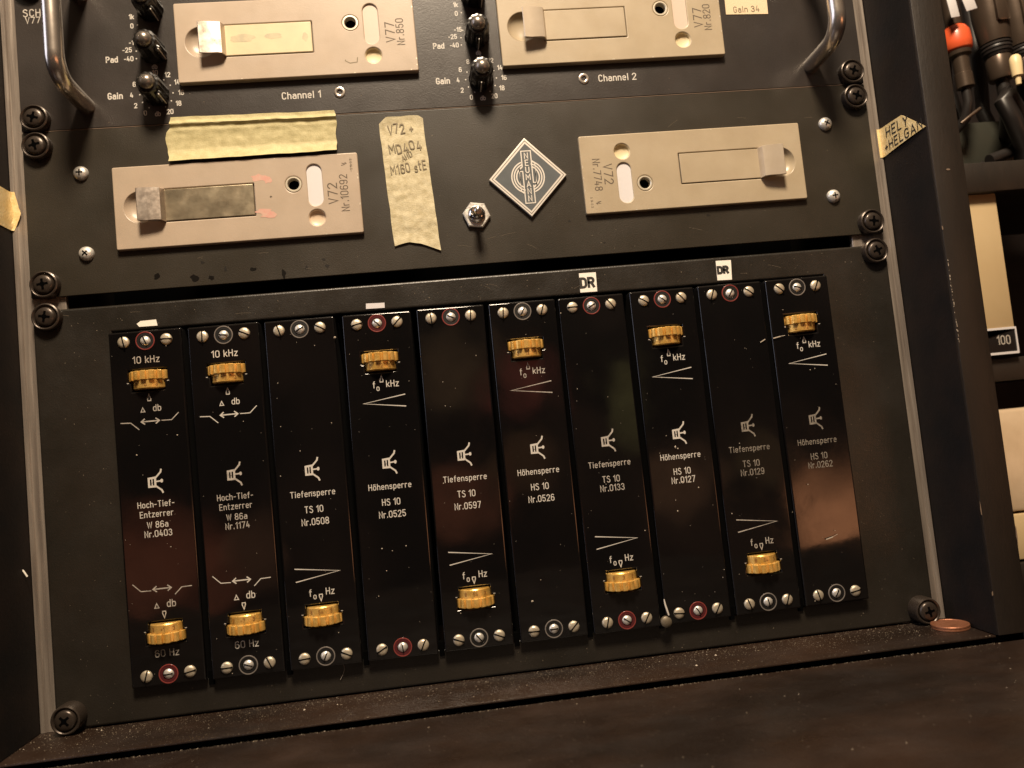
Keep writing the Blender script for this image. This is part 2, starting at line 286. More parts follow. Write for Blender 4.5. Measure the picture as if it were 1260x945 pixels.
# ------------------------------------------------------------------ lettering: a DIN-like stroke alphabet
def A(cx, cy, rx, ry, a0, a1, n=7):
    return [(cx + rx*math.cos(math.radians(a0 + (a1-a0)*k/n)), cy + ry*math.sin(math.radians(a0 + (a1-a0)*k/n))) for k in range(n+1)]
def RR(x0, y0, x1, y1, r): return rrect(x0, y0, x1, y1, r, 3)
W = 0.5; h = 0.68
G = {
 '0': (W, [(RR(0, 0, W, 1, .24), 1)]), 'O': (W, [(RR(0, 0, W, 1, .24), 1)]),
 '1': (.26, [([(0, .78), (.24, 1), (.24, 0)], 0)]),
 '2': (W, [(A(.25, .74, .25, .26, 170, -25) + [(0, 0), (W, 0)], 0)]),
 '3': (W, [(A(.24, .75, .23, .25, 160, -85) + A(.24, .26, .26, .26, 88, -165), 0)]),
 '4': (W, [([(.22, 1), (0, .26), (W, .26)], 0), ([(.36, .55), (.36, 0)], 0)]),
 '5': (W, [([(.46, 1), (.06, 1), (.03, .55)] + A(.24, .31, .25, .31, 110, -160), 0)]),
 '6': (W, [(RR(0, 0, W, .58, .22), 1), ([(.02, .34), (.02, .72)] + A(.26, .74, .24, .26, 180, 30), 0)]),
 '7': (W, [([(0, 1), (W, 1), (.16, 0)], 0)]),
 '8': (W, [(RR(.02, .54, W-.02, 1, .2), 1), (RR(0, 0, W, .5, .22), 1)]),
 '9': (W, [(RR(0, .42, W, 1, .22), 1), ([(.48, .66), (.48, .28)] + A(.24, .26, .24, .26, 0, -150), 0)]),
 'A': (.56, [([(0, 0), (.28, 1), (.56, 0)], 0), ([(.12, .3), (.44, .3)], 0)]),
 'C': (W, [(A(.26, .74, .24, .26, 20, 180) + A(.26, .26, .24, .26, 180, 340), 0)]),
 'D': (W, [([(0, 0), (0, 1), (.22, 1)] + A(.22, .72, .28, .28, 80, 0) + A(.22, .28, .28, .28, 0, -90), 1)]),
 'E': (.44, [([(.44, 1), (0, 1), (0, 0), (.44, 0)], 0), ([(0, .52), (.38, .52)], 0)]),
 'F': (.42, [([(.42, 1), (0, 1), (0, 0)], 0), ([(0, .52), (.36, .52)], 0)]),
 'G': (W, [(A(.26, .74, .24, .26, 20, 180) + A(.26, .26, .24, .26, 180, 360) + [(.5, .46), (.28, .46)], 0)]),
 'H': (W, [([(0, 0), (0, 1)], 0), ([(W, 0), (W, 1)], 0), ([(0, .52), (W, .52)], 0)]),
 'I': (.1, [([(.05, 0), (.05, 1)], 0)]),
 'K': (W, [([(0, 0), (0, 1)], 0), ([(W, 1), (0, .4)], 0), ([(.16, .56), (W, 0)], 0)]),
 'L': (.42, [([(0, 1), (0, 0), (.42, 0)], 0)]),
 'M': (.62, [([(0, 0), (0, 1), (.31, .35), (.62, 1), (.62, 0)], 0)]),
 'N': (W, [([(0, 0), (0, 1), (W, 0), (W, 1)], 0)]),
 'P': (W, [([(0, 0), (0, 1), (.26, 1)] + A(.26, .74, .24, .26, 80, -80) + [(0, .48)], 0)]),
 'R': (W, [([(0, 0), (0, 1), (.26, 1)] + A(.26, .75, .24, .25, 80, -80) + [(0, .5)], 0), ([(.26, .5), (W, 0)], 0)]),
 'S': (W, [(A(.25, .76, .23, .24, 25, 200) + A(.25, .25, .25, .27, 50, -155), 0)]),
 'T': (W, [([(0, 1), (W, 1)], 0), ([(.25, 1), (.25, 0)], 0)]),
 'U': (W, [([(0, 1)] + A(.25, .25, .25, .25, 180, 360) + [(W, 1)], 0)]),
 'V': (.52, [([(0, 1), (.26, 0), (.52, 1)], 0)]),
 'W': (.74, [([(0, 1), (.18, 0), (.37, .9), (.56, 0), (.74, 1)], 0)]),
 'X': (W, [([(0, 1), (W, 0)], 0), ([(0, 0), (W, 1)], 0)]),
 'Y': (W, [([(0, 1), (.25, .5), (.25, 0)], 0), ([(W, 1), (.25, .5)], 0)]),
 'a': (.42, [(RR(0, 0, .42, .42, .16), 1), ([(.04, .62)] + A(.22, .48, .2, .2, 90, 0) + [(.42, 0)], 0)]),
 'b': (.42, [([(0, 0), (0, 1)], 0), (RR(0, 0, .42, h, .2), 1)]),
 'c': (.38, [(A(.21, h-.2, .21, .2, 30, 180) + A(.21, .2, .21, .2, 180, 330), 0)]),
 'd': (.42, [([(.42, 0), (.42, 1)], 0), (RR(0, 0, .42, h, .2), 1)]),
 'e': (.42, [([(0, .36), (.42, .36)] + A(.21, h-.21, .21, .21, 0, 180) + A(.21, .2, .21, .2, 180, 320), 0)]),
 'f': (.28, [([(.1, 0), (.1, .8)] + A(.26, .82, .16, .18, 180, 90), 0), ([(0, h), (.28, h)], 0)]),
 'h': (.42, [([(0, 0), (0, 1)], 0), ([(0, .46)] + A(.21, h-.21, .21, .21, 170, 0) + [(.42, 0)], 0)]),
 'i': (.08, [([(.04, 0), (.04, h)], 0), ([(.04, .86), (.04, 1)], 0)]),
 'k': (.4, [([(0, 0), (0, 1)], 0), ([(.4, h), (0, .28)], 0), ([(.12, .38), (.42, 0)], 0)]),
 'l': (.08, [([(.04, 0), (.04, 1)], 0)]),
 'm': (.66, [([(0, 0), (0, h)], 0), ([(0, .46)] + A(.16, h-.18, .16, .18, 170, 0) + [(.33, 0)], 0), ([(.33, .46)] + A(.5, h-.18, .16, .18, 170, 0) + [(.66, 0)], 0)]),
 'n': (.42, [([(0, 0), (0, h)], 0), ([(0, .46)] + A(.21, h-.21, .21, .21, 170, 0) + [(.42, 0)], 0)]),
 'o': (.42, [(RR(0, 0, .42, h, .2), 1)]),
 'ö': (.42, [(RR(0, 0, .42, h, .2), 1), ([(.1, .86), (.1, .99)], 0), ([(.32, .86), (.32, .99)], 0)]),
 'p': (.42, [([(0, -.3), (0, h)], 0), (RR(0, 0, .42, h, .2), 1)]),
 'r': (.3, [([(0, 0), (0, h)], 0), ([(0, .44)] + A(.2, h-.2, .2, .2, 170, 60), 0)]),
 's': (.38, [(A(.19, h-.17, .18, .17, 25, 210) + A(.19, .18, .19, .18, 45, -155), 0)]),
 't': (.3, [([(.1, 1), (.1, .16)] + A(.24, .16, .14, .16, 180, 270), 0), ([(0, h), (.3, h)], 0)]),
 'u': (.42, [([(0, h)] + A(.21, .2, .21, .2, 180, 360) + [(.42, h)], 0)]),
 'z': (.4, [([(0, h), (.4, h), (0, 0), (.4, 0)], 0)]),
 '-': (.3, [([(0, .42), (.3, .42)], 0)]), '+': (.4, [([(0, .45), (.4, .45)], 0), ([(.2, .22), (.2, .7)], 0)]),
 '.': (.08, [([(.04, 0), (.04, .13)], 0)]), ' ': (.12, []), '/': (.3, [([(0, 0), (.3, 1)], 0)]),
 'Δ': (.62, [([(0, .06), (.31, .74), (.62, .06)], 1)]),
 '|': (.3, [([(0, .0), (.3, .45), (.3, .5)], 0)]),
}
def strip(poly, closed, w, out, y):
    n = len(poly); pts = []
    for p in poly:
        if not pts or (abs(p[0]-pts[-1][0]) + abs(p[1]-pts[-1][1])) > 1e-5: pts.append(p)
    if closed and len(pts) > 2 and abs(pts[0][0]-pts[-1][0]) + abs(pts[0][1]-pts[-1][1]) < 1e-5: pts.pop()
    n = len(pts)
    if n < 2: return
    L_, R_ = [], []
    for i in range(n):
        a = Vector(pts[i-1]) if (closed or i > 0) else None
        b = Vector(pts[i]); c = Vector(pts[(i+1) % n]) if (closed or i < n-1) else None
        d1 = (b-a).normalized() if a is not None else None; d2 = (c-b).normalized() if c is not None else None
        if d1 is None: nn = Vector((-d2.y, d2.x)); k = 1; b = b - d2*w*0.35
        elif d2 is None: nn = Vector((-d1.y, d1.x)); k = 1; b = b + d1*w*0.35
        else:
            n1 = Vector((-d1.y, d1.x)); n2 = Vector((-d2.y, d2.x)); nn = (n1+n2)
            if nn.length < 1e-3: nn = n1
            nn.normalize(); k = min(1/max(0.35, nn.dot(n1)), 2.2)
        L_.append(b + nn*w/2*k); R_.append(b - nn*w/2*k)
    base = len(out[0])
    for l, r in zip(L_, R_): out[0].append((l.x, y, l.y)); out[0].append((r.x, y, r.y))
    for i in range(n if closed else n-1):
        j = (i+1) % n; out[1].append((base+2*i, base+2*i+1, base+2*j+1, base+2*j))
def text_geo(items, y, out=None, weight=0.15, jitter=0.0):
    """items: (string, x, z, height, align, rotation_deg, width_factor)"""
    out = out or ([], []); lay = 0
    for it in items:
        s, x, z, ht = it[:4]; al = it[4] if len(it) > 4 else 'c'; rot = math.radians(it[5]) if len(it) > 5 else 0; wf = it[6] if len(it) > 6 else 1.0
        gap = 0.28
        tot = sum(G[c][0] + gap for c in s) - gap
        cur = {'c': -tot/2, 'l': 0, 'r': -tot}[al]
        for c in s:
            gw, strokes = G[c]
            jz = random.uniform(-jitter, jitter); jr = random.uniform(-jitter, jitter)*0.8
            for poly, cl in strokes:
                pp = []
                for (px, py) in poly:
                    qx = (cur + px)*ht*wf + jr*py*ht*0.6; qz = (py - 0.5)*ht + jz*ht
                    pp.append((x + qx*math.cos(rot) - qz*math.sin(rot), z + qx*math.sin(rot) + qz*math.cos(rot)))
                strip(pp, cl, ht*weight, out, y - 0.012*(lay % 4)); lay += 1
            cur += gw + gap
    return out
def geo_obj(name, out, material, parent=None, loc=None):
    me = bpy.data.meshes.new(name); me.from_pydata([(a*S, b*S, c*S) for a, b, c in out[0]], [], out[1]); me.update()
    me.materials.append(material); o = bpy.data.objects.new(name, me); link(o, parent)
    if loc: o.location = Vector(loc) * S
    return o
def lettering(items, y, material, parent=None, loc=None, weight=0.15, jitter=0.0, name='lettering'):
    return geo_obj(name, text_geo(items, y, None, weight, jitter), material, parent, loc)
def blob(cx, cz, rx, rz, y, out, n=9, jag=0.35):
    base = len(out[0]); out[0].append((cx, y, cz))
    for i in range(n):
        a = 2*PI*i/n; k = 1 + random.uniform(-jag, jag); out[0].append((cx + rx*k*math.cos(a), y, cz + rz*k*math.sin(a)))
    for i in range(n): out[1].append((base, base+1+i, base+1+(i+1) % n))

# ================================================================== rack cabinet
YP = 5.0      # front of the rack panels
YR = 7.2      # front of the rails
cab = thing('rack_cabinet', (182, 30, -216), 'black wooden rack cabinet with pale metal rails on both sides of the panels', 'rack cabinet')
def cpart(name, *a, **k):
    o = box(name, *a, **k); o.location = -cab.location; o.parent = cab; return o
cab_off = (-182, -30, 216)
def cadd(o): o.parent = cab; o.location = Vector(cab_off)*S; return o
cadd(box('side_panel', 431.5, 449.5, -36, 150, -198.2, 330, M['wood_edge'], bev=0.7))
cadd(box('side_panel', -86.3, -68.3, -36, 150, -198.2, 330, M['wood_edge'], bev=0.7))
cadd(box('side_lining', 431.1, 431.45, -34.8, 6.9, -197.9, 330, M['cheek']))
cadd(box('side_lining', -68.25, -67.9, -34.8, 6.9, -197.9, 330, M['cheek']))
cadd(box('bottom_board', -86.3, 449.5, -30.0, 150, -216, -199.3, M['dark']))  # black and undercut: shade of the front crack put into colour and shape
cadd(box('bottom_facing', -86.3, 431.0, -34.5, 150, -199.2, -198.2, M['wood_black'], bev=0.3))
cadd(box('added_top', -68, 431, 9, 150, 312, 330, M['body']))  # unseen, added to keep light from leaking in behind the panels
cadd(box('added_back', -68, 431, 140, 149, -197, 311, M['dark']))  # dark backing added behind the gaps against light leaking in
def rail(x0, x1, groove):
    # extruded strip with a shallow groove down its visible edge, and square nut holes behind the screws
    t = bmesh.new()
    xs = sorted([x0, x1])
    g0, g1 = groove
    prof = [(xs[0], YR+.3), (xs[0]+.3, YR), (g0-.4, YR), (g0, YR+.7), (g1, YR+.7), (g1+.4, YR), (xs[1]-.3, YR), (xs[1], YR+.3), (xs[1], YR+3), (xs[0], YR+3)]
    lo = [t.verts.new((x, y, -198.0)) for x, y in prof]; hi = [t.verts.new((x, y, 311)) for x, y in prof]
    n = len(prof)
    for i in range(n): t.faces.new((lo[i], lo[(i+1) % n], hi[(i+1) % n], hi[i]))
    t.faces.new(lo); t.faces.new(hi[::-1])
    return cadd(mesh_obj('rail', t, M['alu']))
rail(-67.9, -42.3, (-65.2, -61.9)); rail(404.5, 431.0, (425.6, 428.0))
for a, b in ((-67.9, -42.3), (399.2, 431.0)):
    pass
# worn bright spots and chips on the front edges of the side boards
for (x, y, z, rx, rz) in ((431.2, -35.9, -132, .35, 4.5), (431.2, -35.9, -176, .5, 1.6), (449.2, -35.9, -148, .35, 5), (431.6, -36.05, 20, .5, 1.2), (439.5, -36.05, 52, 1.2, .7)):
    o_ = ([], []); blob(x, z, rx, rz, y-.25, o_, 8, .4); g = geo_obj('paint_chip', o_, M['worn_wood_and_seam'], cab, None); g.location = Vector(cab_off)*S
o_ = ([], [])
for k in range(34):
    z = 2 - k*1.35 + random.uniform(-.4, .4)
    if random.random() < .8: blob(431.9 + random.uniform(-.25, .25), z, random.uniform(.1, .28), random.uniform(.2, .7), -36.3, o_, 6, .5)
g = geo_obj('paint_wear', o_, M['dust'], cab); g.location = Vector(cab_off)*S; g['kind'] = 'stuff'

# the board in front of the rack
led = raw('tabletop', [], [], M['wood_black'])
bpy.data.objects.remove(led)
led = box('tabletop', -330, 760, -320, -36.9, -222, -200.9, M['wood_black'], bev=1.1, seg=3)
tag(led, 'dark brown black worn wooden board running across in front of the rack', None, None, 'structure')

# ================================================================== screws
def rack_screw(parent, loc, rot, proud=4.6):
    s = lathe('rack_screw', [(0, -proud-.55), (2.4, -proud-.5), (4.2, -proud-.2), (5.0, -proud+.35), (5.3, -proud+1.2), (5.3, 0), (0, 0)], M['blacked'], parent, loc, seg=30)
    w = lathe('washer', [(5.4, -proud+2.4), (5.9, -proud+1.0), (6.6, -proud+.55), (7.2, -proud+.9), (7.5, -proud+1.8), (7.55, -.1), (5.0, -.05)], M['blacked'], s, seg=34)
    c = bmesh.new()
    for ang in (rot, rot+PI/2):
        t = bm_box(-2.9, 2.9, -proud-.62, -proud+.3, -.62, .62)
        bmesh.ops.rotate(t, verts=t.verts[:], cent=(0, 0, 0), matrix=Matrix.Rotation(ang, 3, 'Y'))
        if ang != rot: bmesh.ops.translate(t, verts=t.verts[:], vec=(0, .04, 0))
        me = bpy.data.meshes.new('tmp'); t.to_mesh(me); t.free(); c.from_mesh(me); bpy.data.meshes.remove(me)
    bm_lathe([(0, -proud-.68), (1.35, -proud-.68), (1.35, -proud-.2)], seg=10, bm=c)
    mesh_obj('cross_slot', c, M['dark'], s)
    return s
def slotted(parent, loc, rot, r=3.05, name='screw'):
    s = lathe(name, [(0, -1.35), (r*.55, -1.28), (r*.86, -.98), (r, -.45), (r, .3), (0, .3)], M['nickel_screw'], parent, loc, seg=24)
    t = bm_box(-r*1.0, r*1.0, -1.40, -.75, -.34, .34); bmesh.ops.rotate(t, verts=t.verts[:], cent=(0, 0, 0), matrix=Matrix.Rotation(rot, 3, 'Y'))
    mesh_obj('slot', t, M['dark'], s)
    return s
def zinc_screw(parent, loc, rot):
    s = lathe('screw', [(0, -2.9), (1.6, -2.8), (2.9, -2.3), (3.7, -1.4), (3.95, -.6), (3.95, .1), (0, .1)], M['zinc'], parent, loc, seg=26)
    c = bmesh.new()
    for k, ang in enumerate((rot, rot+PI/2)):
        t = bm_box(-1.7, 1.7, -2.95 + .03*k, -2.3, -.36, .36)
        bmesh.ops.rotate(t, verts=t.verts[:], cent=(0, 0, 0), matrix=Matrix.Rotation(ang, 3, 'Y'))
        me = bpy.data.meshes.new('tmp'); t.to_mesh(me); t.free(); c.from_mesh(me); bpy.data.meshes.remove(me)
    mesh_obj('cross_slot', c, M['dark'], s)
    return s

# ================================================================== upper panel (preamplifier unit with knobs)
def panel_thing(name, label, zc): return thing(name, (182.2, YP, zc), label, 'rack unit')
up = panel_thing('preamplifier_unit', 'topmost dark grey rack unit with black knobs, chrome handles and two channel markings', 165.2)
def U(o, p=None): return o
ux, uy, uz = 182.2, YP, 165.2
def lc(x, y, z, c): return (x-c[0], y-c[1], z-c[2])
UC = (182.2, YP, 165.2)
def amp_slot(cx, cz): return rrect(cx-63, cz-21.5, cx+63, cz+21.5, 1, 2)
def local(outl, c): return [[(x-c[0], z-c[2]) for x, z in o] for o in outl]
led_holes = [(112.8, 133.4), (253.3, 133.4)]
cut_plate('faceplate', local([rrect(-59.1, 121.1, 423.5, 209.6, .8, 3), amp_slot(92.3, 165), amp_slot(272.4, 164.7)], UC), 0, 2.2, M['panel_top'], up, bev=.35)
for x, z in led_holes:
    o = lathe('indicator_bezel', [(1.3, .6), (1.45, -.5), (2.1, -.75), (3.0, -.5), (3.35, .2)], M['satin_steel'], up, lc(x, YP, z, UC), seg=28)
    lathe('lens', [(0, .1), (1.3, .1)], M['dark'], o, seg=16)
# handles
def handle(x):
    pts = []
    yb, zt, zb, r = -30.0, 197.0, 133.6, 12.0
    pts += [(x, YP, zb), (x, -12, zb + .4)]
    for k in range(9):
        a = PI/2*k/8; pts.append((x, yb + r - r*math.sin(a), zb + .8 + r - r*math.cos(a)))
    for k in range(9):
        a = PI/2*k/8; pts.append((x, yb + r - r*math.cos(a), zt - r + r*math.sin(a)))
    pts += [(x, -12, zt), (x, YP, zt)]
    hh = tube('handle', [lc(*p, UC) for p in pts], 4.7, M['satin_steel'], up, seg=28)
    return hh
handle(-24.5); handle(391.5)
# knobs
def knob(x, z, ang):
    def rf(a): return 1 + 0.035*math.cos(a*12)
    k = lathe('knob', [(6.9, -.3), (7.0, -1.2), (6.6, -2.5), (6.2, -13.2), (5.7, -14.4), (4.7, -14.6), (4.3, -14.2), (0, -14.2)], M['knob_black'], up, lc(x, YP, z, UC), seg=72, rfun=rf, smooth=25)
    f = bm_box(-1.6, 1.6, -12.6, -.5, 2.5, 8.2, .5)
    pf = mesh_obj('pointer', f, M['knob_black'], k, smooth=35)
    f = bm_box(-.28, .28, -12.75, -1.0, 7.6, 8.34); mesh_obj('pointer_line', f, M['ink_grey'], pf)
    lathe('knob_cap', [(4.2, -13.8), (4.15, -15.2), (3.6, -16.5), (2.6, -17.5), (1.4, -18.1), (0, -18.3)], M['cap_grey'], k, seg=30)
    k.rotation_euler = (0, ang, 0)
    return k
KL, KM = 13.0, 193.5
knob(KL, 138.5, math.radians(140)); knob(KM, 136.8, math.radians(188))
knob(KL, 162.2, math.radians(125)); knob(KM, 162.0, math.radians(180)); knob(KL, 187, math.radians(150)); knob(KM, 186, math.radians(150))
def dial(x, z):
    o = ([], []); items = []
    for k, s in enumerate(('0', '2', '4', '6', '8', '10', '12', '14', '16', '18', '20')):
        a = math.radians(-150 + 300*k/10)
        items.append((s, x + 12.6*math.sin(a)*1.05, z + 12.2*math.cos(a), 2.5))
        blob(x + 8.9*math.sin(a), z + 8.9*math.cos(a), .42, .42, YP-.05, o, 8, 0)
    items += [('db', x, z - 11.4, 2.4), ('dB', x, z + 15.6, 2.3) if False else ('db', x, z + 15.6, 2.3)]
    return items, o
for x, z in ((KL, 138.5), (KM, 136.8)):
    it, o = dial(x, z); it.append(('Gain', x-22, z, 3.3)); it = [(s, a-UC[0], b-UC[2], hh) for s, a, b, hh in it]
    out = ([(a-UC[0], b-UC[1], c-UC[2]) for a, b, c in o[0]], o[1])
    text_geo(it, -.06, out, .2); geo_obj('dial_scale', out, M['ink'], up)
    z2 = z + 24.4; o = ([], [])
    its = [('-15', x-10.6, z2+5.6, 2.5), ('-25', x-14, z2+1.5, 2.5), ('-40', x-13.5, z2-3.6, 2.5), ('Pad', x-22.5, z2-3.6, 3.1), ('0', x-10.6, z2+15.2, 2.5), ('1k', x-10.6, z2+20.5, 2.5)]
    for a, b in ((-7.8, 5.0), (-9.2, .6), (-9.4, -3.7), (-7.6, 15.6)): blob(x+a, z2+b, .42, .42, YP-.05, o, 8, 0)
    out = ([(a-UC[0], b-UC[1], c-UC[2]) for a, b, c in o[0]], o[1])
    text_geo([(s, a-UC[0], b-UC[2], hh) for s, a, b, hh in its], -.06, out, .2); geo_obj('dial_scale', out, M['ink'], up)
def utext(items, material=M['ink'], weight=.16): return lettering([(s, x-UC[0], z-UC[2], ht, *r) for s, x, z, ht, *r in items], -.06, material, up, weight=weight)
utext([('Channel 1', 91.5, 133.2, 3.7, 'c', 0, 1.08)]); utext([('Channel 2', 273.2, 133.2, 3.7, 'c', 0, 1.08)])
utext([('SCH', -50.2, 188.2, 3.9, 'c', 0, 1.1), ('V77', -49.8, 184.0, 3.3, 'c', 0, 1.1)], M['ink_mid'])
for x in (-50.7, 415.3):
    for z in (127.3, 203.2): rack_screw(up, lc(x, YP, z, UC), random.uniform(0, 1.5))

# ================================================================== middle panel
MC = (182.2, YP, 74.9)
mid = panel_thing('amplifier_unit', 'middle black rack unit with blue grey diamond badge and silver toggle switch', 74.9)
cut_plate('faceplate', local([rrect(-59.1, 29.2, 423.5, 120.4, .8, 3), amp_slot(53.6, 74.3), amp_slot(311.8, 75.3)], MC), 0, 2.2, M['panel'], mid, bev=.35)
for x, z in ((-29.4, 96.0), (-29.1, 51.4), (395.7, 97.2), (395.0, 53.2)): zinc_screw(mid, lc(x, YP, z, MC), random.uniform(0, 1.5))
for x in (-50.7, 415.3):
    for z in (111.9, 35.7): rack_screw(mid, lc(x, YP, z, MC), random.uniform(0, 1.5))
box('bright_edge', -48-MC[0], 412-MC[0], -.12, .3, 120.55-MC[2], 120.85-MC[2], M['worn_wood_and_seam'], mid)  # thin pale strip along the seam between top and middle panel
# toggle switch
sw = mesh_obj('toggle_switch', bm_lathe([(5.2, .1), (7.9, .1), (7.9, -1.9), (7.3, -2.35), (4.6, -2.4)], seg=6), M['zinc'], mid, lc(183.2, YP, 57.0, MC), smooth=20, rot=(0, .15, 0))
lathe('bushing', [(4.7, -2.2), (4.9, -3.2), (4.2, -4.4), (3.0, -4.9), (2.2, -4.6), (0, -4.6)], M['chrome'], sw, seg=26)
tube('switch_lever', [(0, -3.5, 0), (.1, -7, -.35), (.3, -11, -.9), (.5, -14.2, -1.5), (.55, -15.4, -1.7)], [1.35, 1.7, 2.3, 2.7, 1.7], M['chrome'], sw, seg=18)
# badge
bc = (214.5, YP, 76.6)
bd = cut_plate('badge', [[(0, 23.0), (22.3, 0), (0, -23.0), (-22.3, 0)]], -2.2, 2.1, M['ink_grey'], mid, bev=.3, loc=lc(*bc, MC))
def diamond_ring(k0, k1, y, material, name):
    o = ([], []); a = [(0, 23*k0), (22.3*k0, 0), (0, -23*k0), (-22.3*k0, 0)]; b = [(0, 23*k1), (22.3*k1, 0), (0, -23*k1), (-22.3*k1, 0)]
    for p in a + b: o[0].append((p[0], y, p[1]))
    for i in range(4): j = (i+1) % 4; o[1].append((i, j, 4+j, 4+i))
    return geo_obj(name, o, material, bd)
cut_plate('badge_field', [[(0, 19.6), (19.0, 0), (0, -19.6), (-19.0, 0)]], -2.28, .2, M['enamel'], bd, bev=.02)
diamond_ring(.935, .915, -2.25, M['ink_dark'], 'badge_line')
o = ([], [])
for r in (9.3, 7.9, 6.5):
    strip(A(0, 0, r, r, 112 if r > 7 else 118, 252 if r > 7 else 245, 20), 0, .75, o, -2.36)
    strip(A(0, 0, r, r, -68 if r > 7 else -62, 72 if r > 7 else 65, 20), 0, .75, o, -2.36)
strip([(-2.75, 15.2), (2.75, 15.2), (2.75, -3.4), (4.6, -3.4), (4.6, -5.6), (4.6, 8.2), (3.3, 9.2)], 0, .6, o, -2.40)
strip([(2.75, -5.0), (2.75, -15.2), (-2.75, -15.2), (-2.75, 3.4), (-4.6, 3.4), (-4.6, 5.4), (-4.6, -8.2), (-3.3, -9.2)], 0, .6, o, -2.44)
strip([(-2.75, 15.2), (-2.75, 6.2), (-4.5, 5.0)], 0, .6, o, -2.37)
strip([(2.75, -6.2), (4.5, -4.8)], 0, .6, o, -2.37)
for k, c in enumerate('NEUMANN'):
    text_geo([(c, 0, 12.45 - k*4.15, 3.2, 'c', 0, 1.15)], -2.42, o, .17)
geo_obj('emblem', o, M['ink_grey'], bd)
# old stains under the left cassette
for (u, v, rx, rz) in ((6.5, 36.3, 2.2, 2.2), (26.2, 33.7, 2.5, 2.3), (35.5, 33.2, 2.0, 1.6), (57.5, 36, 2.2, 1.5), (74, 32.4, 1.6, 3.4), (86.5, 34.6, 1.1, 1.6), (98, 34.6, 1.5, 1.3), (96, 38.5, 1.2, .8), (43, 37.5, .9, 2.0), (31, 42, 1.3, .9), (236, 50, .8, .8), (318, 47.5, 1.6, .9), (255, 36, .8, .7)):
    o = ([], []); blob(u-MC[0], v-MC[2], rx*.8, rz*.8, -.05, o, 11, .35)
    geo_obj('stain', o, M['grime'] if rx*rz > 3 and u < 300 else M['grime_light'], mid)

# ================================================================== cassette modules in the two upper panels
def amp_module(cx, cz, proud, rot, label, texts, beige, label_mat, pill_mat, lever_mat, disc_mat, extra=None, y_lever=0.0, flip_tab=False):
    yf = YP - proud
    root = thing('amplifier_module', (cx, yf, cz), label, 'amplifier module', 'beige front cassettes plugged into the upper rack panels', rot)
    hw, hh = 66.1, 22.9
    holes = [rrect(-66.1, -hh, 66.1, hh, .9, 3)[::1], circ(30.0, 7, 3.25), rrect(37.5, -5.8, 45.6, 17.6, 4.0, 8), circ(41.5, -12.6, 4.5)]
    cut_plate('front_plate', [rrect(-hw, -hh, hw, hh, 1.0, 4), circ(30.0, 7, 4.6), rrect(37.4, -5.9, 45.7, 17.7, 4.1, 8), circ(41.5, -12.6, 4.6), rrect(-40.4, -9.2, 8.6, 9.2, .4, 3) , circ(-52.3, 0, 8.6, 40)], 0, proud+1.0, beige, root, bev=.55)
    box('cassette_body', -60, 60, proud+1.2, 110, -20, 20, M['body'], root)
    # jack
    j = lathe('jack_ring', [(3.1, 3.5), (3.15, .25), (3.6, -.12), (4.3, -.1), (4.55, .5), (4.55, 1.5)], M['ring_light'], root, (30, 0, 7), seg=34)
    lathe('jack_hole', [(0, 3.4), (3.2, 3.4)], M['dark'], j, seg=24)
    # recessed pill window
    cut_plate('marking_window', [rrect(37.2, -6.1, 45.9, 17.9, 4.2, 8)], .9, .6, pill_mat, root, bev=.05)
    # screw recess
    lathe('dished_recess', [(4.7, .3), (4.45, .5), (4.2, 1.6), (2.6, 2.4), (0, 2.2)], disc_mat, root, (41.5, 0, -12.6), seg=32)
    # name strip set in a recess
    cut_plate('name_strip', [rrect(-39.9, -8.75, 8.15, 8.75, .3, 3)], -.25, 1.2, label_mat, root, bev=.35)
    cut_plate('strip_bed', [rrect(-40.6, -9.4, 8.8, 9.4, .4, 3)], 1.3, .5, M['ink_dark'], root, bev=.02)
    # thumb scoop: a dished recess
    t = bmesh.new(); bm_lathe([(8.75, .05), (8.4, .5), (7.4, 1.9), (5.4, 3.1), (2.8, 3.7), (0, 3.9)], seg=40, bm=t)
    mesh_obj('thumb_scoop', t, beige, root, (-52.3, 0, 0), smooth=60)
    # lever: a bent tab standing proud over the scoop
    xx0, xx1 = -52.4, -40.7
    prof = [(-39.9, .9), (-40.3, -1.0), (-41.2, -3.2), (-43.4, -3.9), (-48.5, -4.3), (-52.2, -4.7), (-52.5, -5.4), (-52.1, -5.7), (-48.4, -5.35), (-43.0, -4.95), (-40.5, -4.2), (-39.3, -1.6), (-38.9, .9)]
    t = bmesh.new(); a = [t.verts.new((x, y, -9.0)) for x, y in prof]; b = [t.verts.new((x, y, 9.0)) for x, y in prof]; n = len(prof)
    for i in range(n): t.faces.new((a[i], a[(i+1) % n], b[(i+1) % n], b[i]))
    t.faces.new(a); t.faces.new(b[::-1])
    bmesh.ops.bevel(t, geom=[e for e in t.edges if abs(e.verts[0].co.z - e.verts[1].co.z) < .01], offset=.2, segments=1, affect='EDGES')
    mesh_obj('lever', t, lever_mat, root, smooth=40)
    lettering(texts, -.03, M['ink_dark'], root, weight=.13)
    if extra: extra(root)
    for q in range(9):
        o = ([], []); side = q % 3
        x, z = ((random.uniform(-60, 65), -22.2), (random.uniform(20, 65), 22.2), (65.4, random.uniform(-22, 22)))[side]
        blob(x, z, random.uniform(.25, .8) if side < 2 else .3, .25 if side < 2 else random.uniform(.3, 1.0), -.03, o, 7, .4)
        geo_obj('edge_chip', o, M['ring_light'], root)
    return root
def bolt(out, x, z):
    strip([(x-.9, z-.6), (x+1.0, z-.2), (x-.6, z+.7), (x+1.9, z+.3)], 0, .45, out, -.03)
    strip([(x+1.9, z+.3), (x+1.2, z+.95)], 0, .4, out, -.045)
